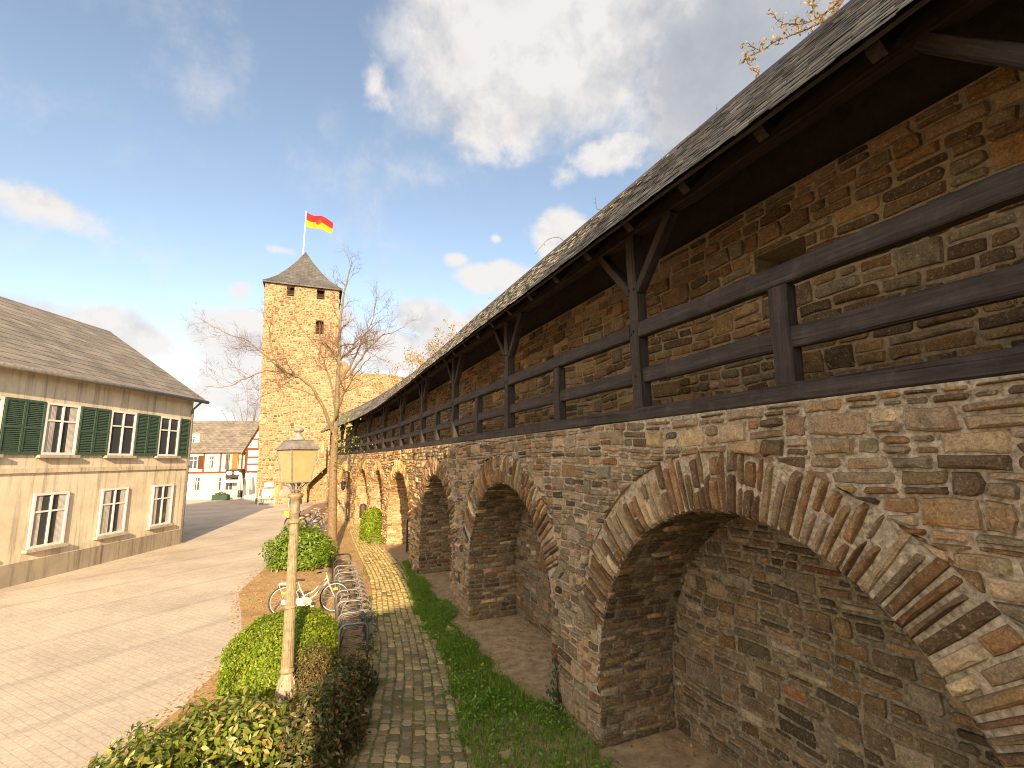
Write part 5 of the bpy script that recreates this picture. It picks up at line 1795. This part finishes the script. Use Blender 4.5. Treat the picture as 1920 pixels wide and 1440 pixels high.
# low suckers with young yellow green leaves round the trunk
lv = []
for _ in range(300):
    a = Vector(at(random.gauss(642, 16), random.gauss(815, 45), Y0 - .2)) + Vector((0, random.gauss(0, .3), 0)); lv.append(tuple(a - tb0))
V, F, C = leaf_quads(np.array(lv), RNG.normal(size=(len(lv), 3)), .075, palette_cols(len(lv), [((.24, .30, .03), 2), ((.32, .33, .05), 1)]), .6, .3, .2, .9)
mesh_obj("young_leaves", V, F, C, M_LEAF, big)


def auto_tree(name, label, base, h, rad_, nl, bark, twig, leaves=None, size=.06, pal=None, per=2, lvl=2, every=.5, r=.16, group=None, trunk_f=.35, dens=.85, sp=.08):
    t = thing(name, label, "tree", base, group=group); T = Tree(bark, twig); b = Vector(base)
    fk = b + Vector((U(-.2, .2), U(-.2, .2), h * trunk_f)); T.limb([b + Vector((0, 0, -.1)), b.lerp(fk, .5) + Vector((U(-.1, .1), 0, 0)), fk], r, r * .75, 9)
    for k in range(nl):
        a = 2 * math.pi * (k + U(-.3, .3)) / nl; q = U(.35, 1.0) if k else .1
        e = b + Vector((math.cos(a) * rad_ * q, math.sin(a) * rad_ * q, h * U(.8, 1.0) * (1.05 - .25 * q)))
        m1 = fk.lerp(e, .4) + Vector((math.cos(a) * rad_ * .12, math.sin(a) * rad_ * .12, -.03 * h)); 
        pts, rs = T.limb([fk, m1, fk.lerp(e, .72), e], r * .5, .012, 6, wob=.04)
        T.side(pts, rs, every, h * .13, lvl, f0=.15, rk=.42, up=.28, dens=dens)
    T.build(t, leaves, size, pal, per, sp)
    return t


BUDS = [((.36, .25, .09), 3), ((.30, .19, .06), 2), ((.40, .32, .13), 1.5)]
auto_tree("budding_tree", "yellow budding tree rising behind the far part of the walkway roof", (-3.6, 26.5, 0), 11.6, 3.3, 8, (.19, .14, .085), (.22, .14, .07), .9, .12, BUDS, 2, every=.5)
auto_tree("budding_tree", "smaller yellow budding tree just above the slate roof, right of the bastion", (-6.9, 31.5, 0), 11.0, 3.0, 7, (.19, .14, .085), (.22, .14, .07), .9, .13, BUDS, 2, every=.55)
auto_tree("bare_tree", "reddish bare tree rising behind the half timbered house", (-31.5, 58, 0), 12.5, 4.2, 9, (.17, .10, .075), (.20, .105, .08), None, every=.6)
auto_tree("bare_tree", "large bare tree at the left behind the ochre gable house", (-47, 63, 0), 15, 5.5, 9, (.17, .11, .08), (.19, .11, .085), None, every=.7)
auto_tree("bare_tree", "bare tree beyond the rose house at the far left", (-66, 60, 0), 14, 5, 8, (.17, .11, .08), (.19, .11, .085), None, every=.7)
# tree overhanging the walkway at the right
rt = thing("budding_tree", "budding branches reaching over the walkway roof at the upper right", "tree", (6.6, 7.0, 0)); T = Tree((.10, .07, .05), (.15, .085, .055)); b = Vector((6.6, 7.0, 0))
T.limb([b + Vector((0, 0, -.1)), b + Vector((.1, .1, 4)), b + Vector((-.1, .1, 7.6))], .2, .12, 9)
tp = b + Vector((-.1, .1, 7.6))
for l in ([(1640, -40, 6.6), (1560, 30, 6.5), (1500, 60, 6.4), (1455, 78, 6.4), (1425, 95, 6.4), (1402, 80, 6.4)], [(1640, -40, 6.6), (1590, -10, 6.6), (1530, 35, 6.7), (1490, 45, 6.7), (1465, 42, 6.7), (1445, 25, 6.7)],
          [(1425, 95, 6.4), (1398, 110, 6.4), (1412, 128, 6.4), (1425, 142, 6.4)], [(1530, 35, 6.7), (1520, 5, 6.8), (1500, -20, 6.8), (1480, -40, 6.8)], [(1640, -40, 6.6), (1620, -120, 6.8), (1560, -180, 7)]):
    P = [at(*q) for q in l]
    if l[0][0] == 1640: P = [tp] + P
    pts, rs = T.limb(P, .022 if l[0][0] == 1640 else .010, .004, 5, wob=.012)
    T.side(pts, rs, .045, .15, 0, f0=.3, rk=.4, up=.25)
T.m.add(T.t.v, T.t.f, T.twig); T.t = MB()
T.build(rt, .95, .055, [((.34, .24, .06), 3), ((.25, .12, .05), 2), ((.40, .34, .10), 1)], 2, .018)
# wild shoots rising behind the ridge
for (pp_, lab) in (([(1132, 400, 9.5), (1120, 392, 9.5), (1117, 380, 9.5), (1116, 370, 9.5)], "short upright dry shoot sticking up behind the roof ridge"),
                   ([(1090, 440, 9.9), (1068, 462, 9.9), (1050, 446, 9.9), (1030, 448, 9.9), (1015, 462, 9.9), (1004, 476, 9.9)], "thin arching bare shoot leaning over the roof ridge"),
                   ([(1346, 214, 8.2), (1344, 205, 8.2), (1343, 199, 8.2)], "tiny tuft growing on the roof ridge")):
    P = [at(*q) for q in pp_]; sh = thing("wild_shoot", lab, "plant", P[0]); T = Tree((.12, .08, .05), (.16, .09, .06))
    base_ = P[0] + Vector((.35, .15, -.7)) if lab[0:4] != "tiny" else P[0] + Vector((.02, 0, -.12))
    pts, rs = T.limb([base_] + P, .010, .004, 5); T.tips += [(p_, None) for p_ in pts[6:]]
    T.build(sh, .6, .035, [((.30, .18, .08), 1)], 1, .01)

# ------------------------------------------------------------------ unseen building behind the viewpoint, outline shaped to throw the near shade
gh = thing("shade_caster", "unseen building behind the viewpoint with its outline shaped to throw the near shade", "building", (3, -3, 0))
OUT = [(.2, 0), (.2, 5.25), (1.77, 5.75), (1.24, 8.5), (2.67, 9.5), (4.8, 10.7), (8, 10.7), (8, 0)]
m = MB(); n = len(OUT)
m.add([(x - 3, 0, z) for x, z in OUT] + [(x - 3 + .45, -1.5, max(0, z + (.3 if z > 0 else 0))) for x, z in OUT], [tuple(range(n)), tuple(range(n, 2 * n))[::-1]] + [(i, (i + 1) % n, n + (i + 1) % n, n + i) for i in range(n)])
m.build("wall", M_MORTAR, gh)

# ------------------------------------------------------------------ light and sky
SUN_EL, SUN_AZ = 20.0, 164.6
to_sun = Vector((math.sin(rad(SUN_AZ)) * math.cos(rad(SUN_EL)), math.cos(rad(SUN_AZ)) * math.cos(rad(SUN_EL)), math.sin(rad(SUN_EL))))
sd_ = bpy.data.lights.new("sun", 'SUN'); sd_.energy = 4.5; sd_.angle = rad(.55); sd_.color = (1.0, .73, .44)
so = bpy.data.objects.new("sun", sd_); COL.objects.link(so); so.location = (10, -40, 30)
so.rotation_mode = 'QUATERNION'; so.rotation_quaternion = (-to_sun).to_track_quat('-Z', 'Y')

wd_ = bpy.data.worlds.new("World"); scene.world = wd_; wd_.use_nodes = True
nt = wd_.node_tree; nt.nodes.clear()
out = nt.nodes.new('ShaderNodeOutputWorld')
sky = N(nt, 'ShaderNodeTexSky', sky_type='NISHITA'); sky.sun_disc = False; sky.sun_elevation = rad(SUN_EL); sky.sun_rotation = rad(SUN_AZ)
sky.air_density = 1.0; sky.dust_density = 1.2; sky.ozone_density = 1.0; sky.altitude = 50
tc = nt.nodes.new('ShaderNodeTexCoord'); vec = tc.outputs['Generated']


def VM(op, a, b=None):
    n_ = N(nt, 'ShaderNodeVectorMath', operation=op); nt.links.new(a, n_.inputs[0])
    if b is not None: n_.inputs[1].default_value = b
    return n_.outputs['Value' if op == 'DOT_PRODUCT' else 'Vector']


def MA(op, a, b=None, c=None, clamp=False):
    n_ = N(nt, 'ShaderNodeMath', operation=op); n_.use_clamp = clamp
    for i, x in enumerate((a, b, c)):
        if x is None: continue
        if isinstance(x, (int, float)): n_.inputs[i].default_value = x
        else: nt.links.new(x, n_.inputs[i])
    return n_.outputs[0]


CLOUDS = [  # centre px, py, half sizes in px, strength, roll
    (1060, 90, 360, 210, 1.0), (1330, 130, 260, 190, .95), (1700, 40, 420, 240, .9), (880, 60, 200, 130, .9), (960, 235, 130, 75, .62), (700, 150, 38, 60, .36),
    (1140, 285, 110, 50, .6), (1185, 270, 50, 35, .7), (1055, 330, 40, 30, .4), (1045, 435, 75, 55, .85), (925, 515, 85, 36, .9), (855, 485, 32, 20, .7), (930, 447, 16, 12, .5),
    (800, 600, 85, 45, .85), (740, 655, 150, 60, .75), (520, 468, 50, 16, .5), (450, 540, 55, 50, .6), (470, 640, 170, 95, .95), (560, 740, 300, 90, .8), (870, 640, 140, 70, .75), (640, 600, 60, 45, .55),
    (180, 620, 260, 70, .7), (60, 380, 160, 60, .6), (250, 740, 300, 70, .7)]
dens = None
for (px, py, rx, ry, st) in CLOUDS:
    D = ray(px, py); e1 = D.cross(Vector((0, 0, 1))).normalized(); e2 = e1.cross(D).normalized()
    cs = abs(D.dot(CR @ Vector((0, 0, -1)))); k = 1 / (900 / cs)
    a = MA('MULTIPLY', VM('DOT_PRODUCT', vec, tuple(e1)), 1 / (rx * k * (cs + 1) / 2)); b = MA('MULTIPLY', VM('DOT_PRODUCT', vec, tuple(e2)), 1 / (ry * k * (cs + 1) / 2))
    q = MA('SQRT', MA('ADD', MA('MULTIPLY', a, a), MA('MULTIPLY', b, b)))
    f = MA('MULTIPLY', MA('SUBTRACT', 1.0, q), st)
    fr = MA('GREATER_THAN', VM('DOT_PRODUCT', vec, tuple(D)), 0.0)
    f = MA('SUBTRACT', MA('MULTIPLY', MA('ADD', f, 2.0), fr), 2.0)
    dens = f if dens is None else MA('SMOOTH_MAX', dens, f, .12)
    if px == 880: bank = dens; dens = None
n1 = noise_n(nt, 4.2, 9, .6, vec, .25); n2 = noise_n(nt, 13, 9, .62, vec, .15); vup = VM('ADD', vec, (.012, -.02, .035)); n1b = noise_n(nt, 4.2, 9, .6, vup, .25); n2b = noise_n(nt, 13, 9, .62, vup, .15)
litg = MA('ADD', MA('MULTIPLY', MA('SUBTRACT', n1b, n1), 2.6), MA('MULTIPLY', MA('SUBTRACT', n2b, n2), 1.0)); n3 = noise_n(nt, 2.4, 4, .5, vec)
nz = MA('ADD', MA('MULTIPLY', MA('SUBTRACT', n1, .5), 1.5), MA('MULTIPLY', MA('SUBTRACT', n2, .5), .75))
# clouds added overhead and behind the viewpoint, out of view, as fill light
sep = nt.nodes.new('ShaderNodeSeparateXYZ'); nt.links.new(vec, sep.inputs[0])
back = MA('MULTIPLY', MA('SUBTRACT', MA('MULTIPLY', sep.outputs[1], -1.0), .05, clamp=True), .9)
bank = MA('MAXIMUM', bank, MA('SUBTRACT', back, .12)); dsum = MA('ADD', dens, nz)
mb_ = N(nt, 'ShaderNodeMapRange', interpolation_type='SMOOTHSTEP'); nt.links.new(MA('ADD', bank, MA('MULTIPLY', nz, .75)), mb_.inputs[0]); mb_.inputs[1].default_value = -.14; mb_.inputs[2].default_value = .50
mr = N(nt, 'ShaderNodeMapRange', interpolation_type='SMOOTHSTEP'); nt.links.new(dsum, mr.inputs[0]); mr.inputs[1].default_value = -.02; mr.inputs[2].default_value = .36
mask = MA('MULTIPLY_ADD', MA('MAXIMUM', mr.outputs[0], mb_.outputs[0]), .91, .035)
# lit edges and greyer thick parts
Bd = ray(1000, -40); br_ = MA('SUBTRACT', VM('DOT_PRODUCT', vec, tuple(Bd)), .955); br_ = MA('MULTIPLY', br_, 22.0, clamp=True)
thick = N(nt, 'ShaderNodeMapRange'); nt.links.new(MA('ADD', bank, MA('MULTIPLY', MA('SUBTRACT', n1, .5), .9)), thick.inputs[0]); thick.inputs[1].default_value = -.15; thick.inputs[2].default_value = .6
gz = MA('ADD', MA('MULTIPLY', thick.outputs[0], .62), MA('ADD', MA('MULTIPLY', MA('SUBTRACT', n1, .5), .3), MA('MULTIPLY', MA('MAXIMUM', litg, -.25), .6))); gz = MA('SUBTRACT', gz, MA('MULTIPLY', br_, .65), clamp=True)
ccol = ramp(nt, gz, [(0.0, (1.0, .95, .91)), (.4, (.60, .615, .65)), (1.0, (.44, .47, .53))])
b1 = nt.nodes.new('ShaderNodeBackground'); b1.inputs[1].default_value = .105
gain = mul(nt, sky.outputs[0], (1.12, 1.0, .90)); nt.links.new(gain, b1.inputs[0])
b2 = nt.nodes.new('ShaderNodeBackground'); 
warm = MA('MULTIPLY', MA('ADD', MA('MULTIPLY', sep.outputs[1], -1.0), .1, clamp=True), 1.0, clamp=True)
nt.links.new(mul(nt, ccol, mixf(nt, warm, (1, 1, 1), (6.2, 5.4, 4.45))), b2.inputs[0]); b2.inputs[1].default_value = .36  # unseen rear clouds boosted and warmed to fill the shade
mx = nt.nodes.new('ShaderNodeMixShader'); nt.links.new(mask, mx.inputs[0]); nt.links.new(b1.outputs[0], mx.inputs[1]); nt.links.new(b2.outputs[0], mx.inputs[2])
nt.links.new(mx.outputs[0], out.inputs[0])

scene.view_settings.view_transform = 'Standard'
scene.view_settings.look = 'None'
scene.view_settings.exposure = 1.38
scene.view_settings.gamma = 1.0
scene.render.engine = 'CYCLES'
scene.cycles.use_denoising = True
scene.cycles.pixel_filter_type = 'BLACKMAN_HARRIS'
scene.cycles.filter_width = 1.05
scene.cycles.max_bounces = 6
scene.cycles.diffuse_bounces = 4
scene.cycles.transparent_max_bounces = 8
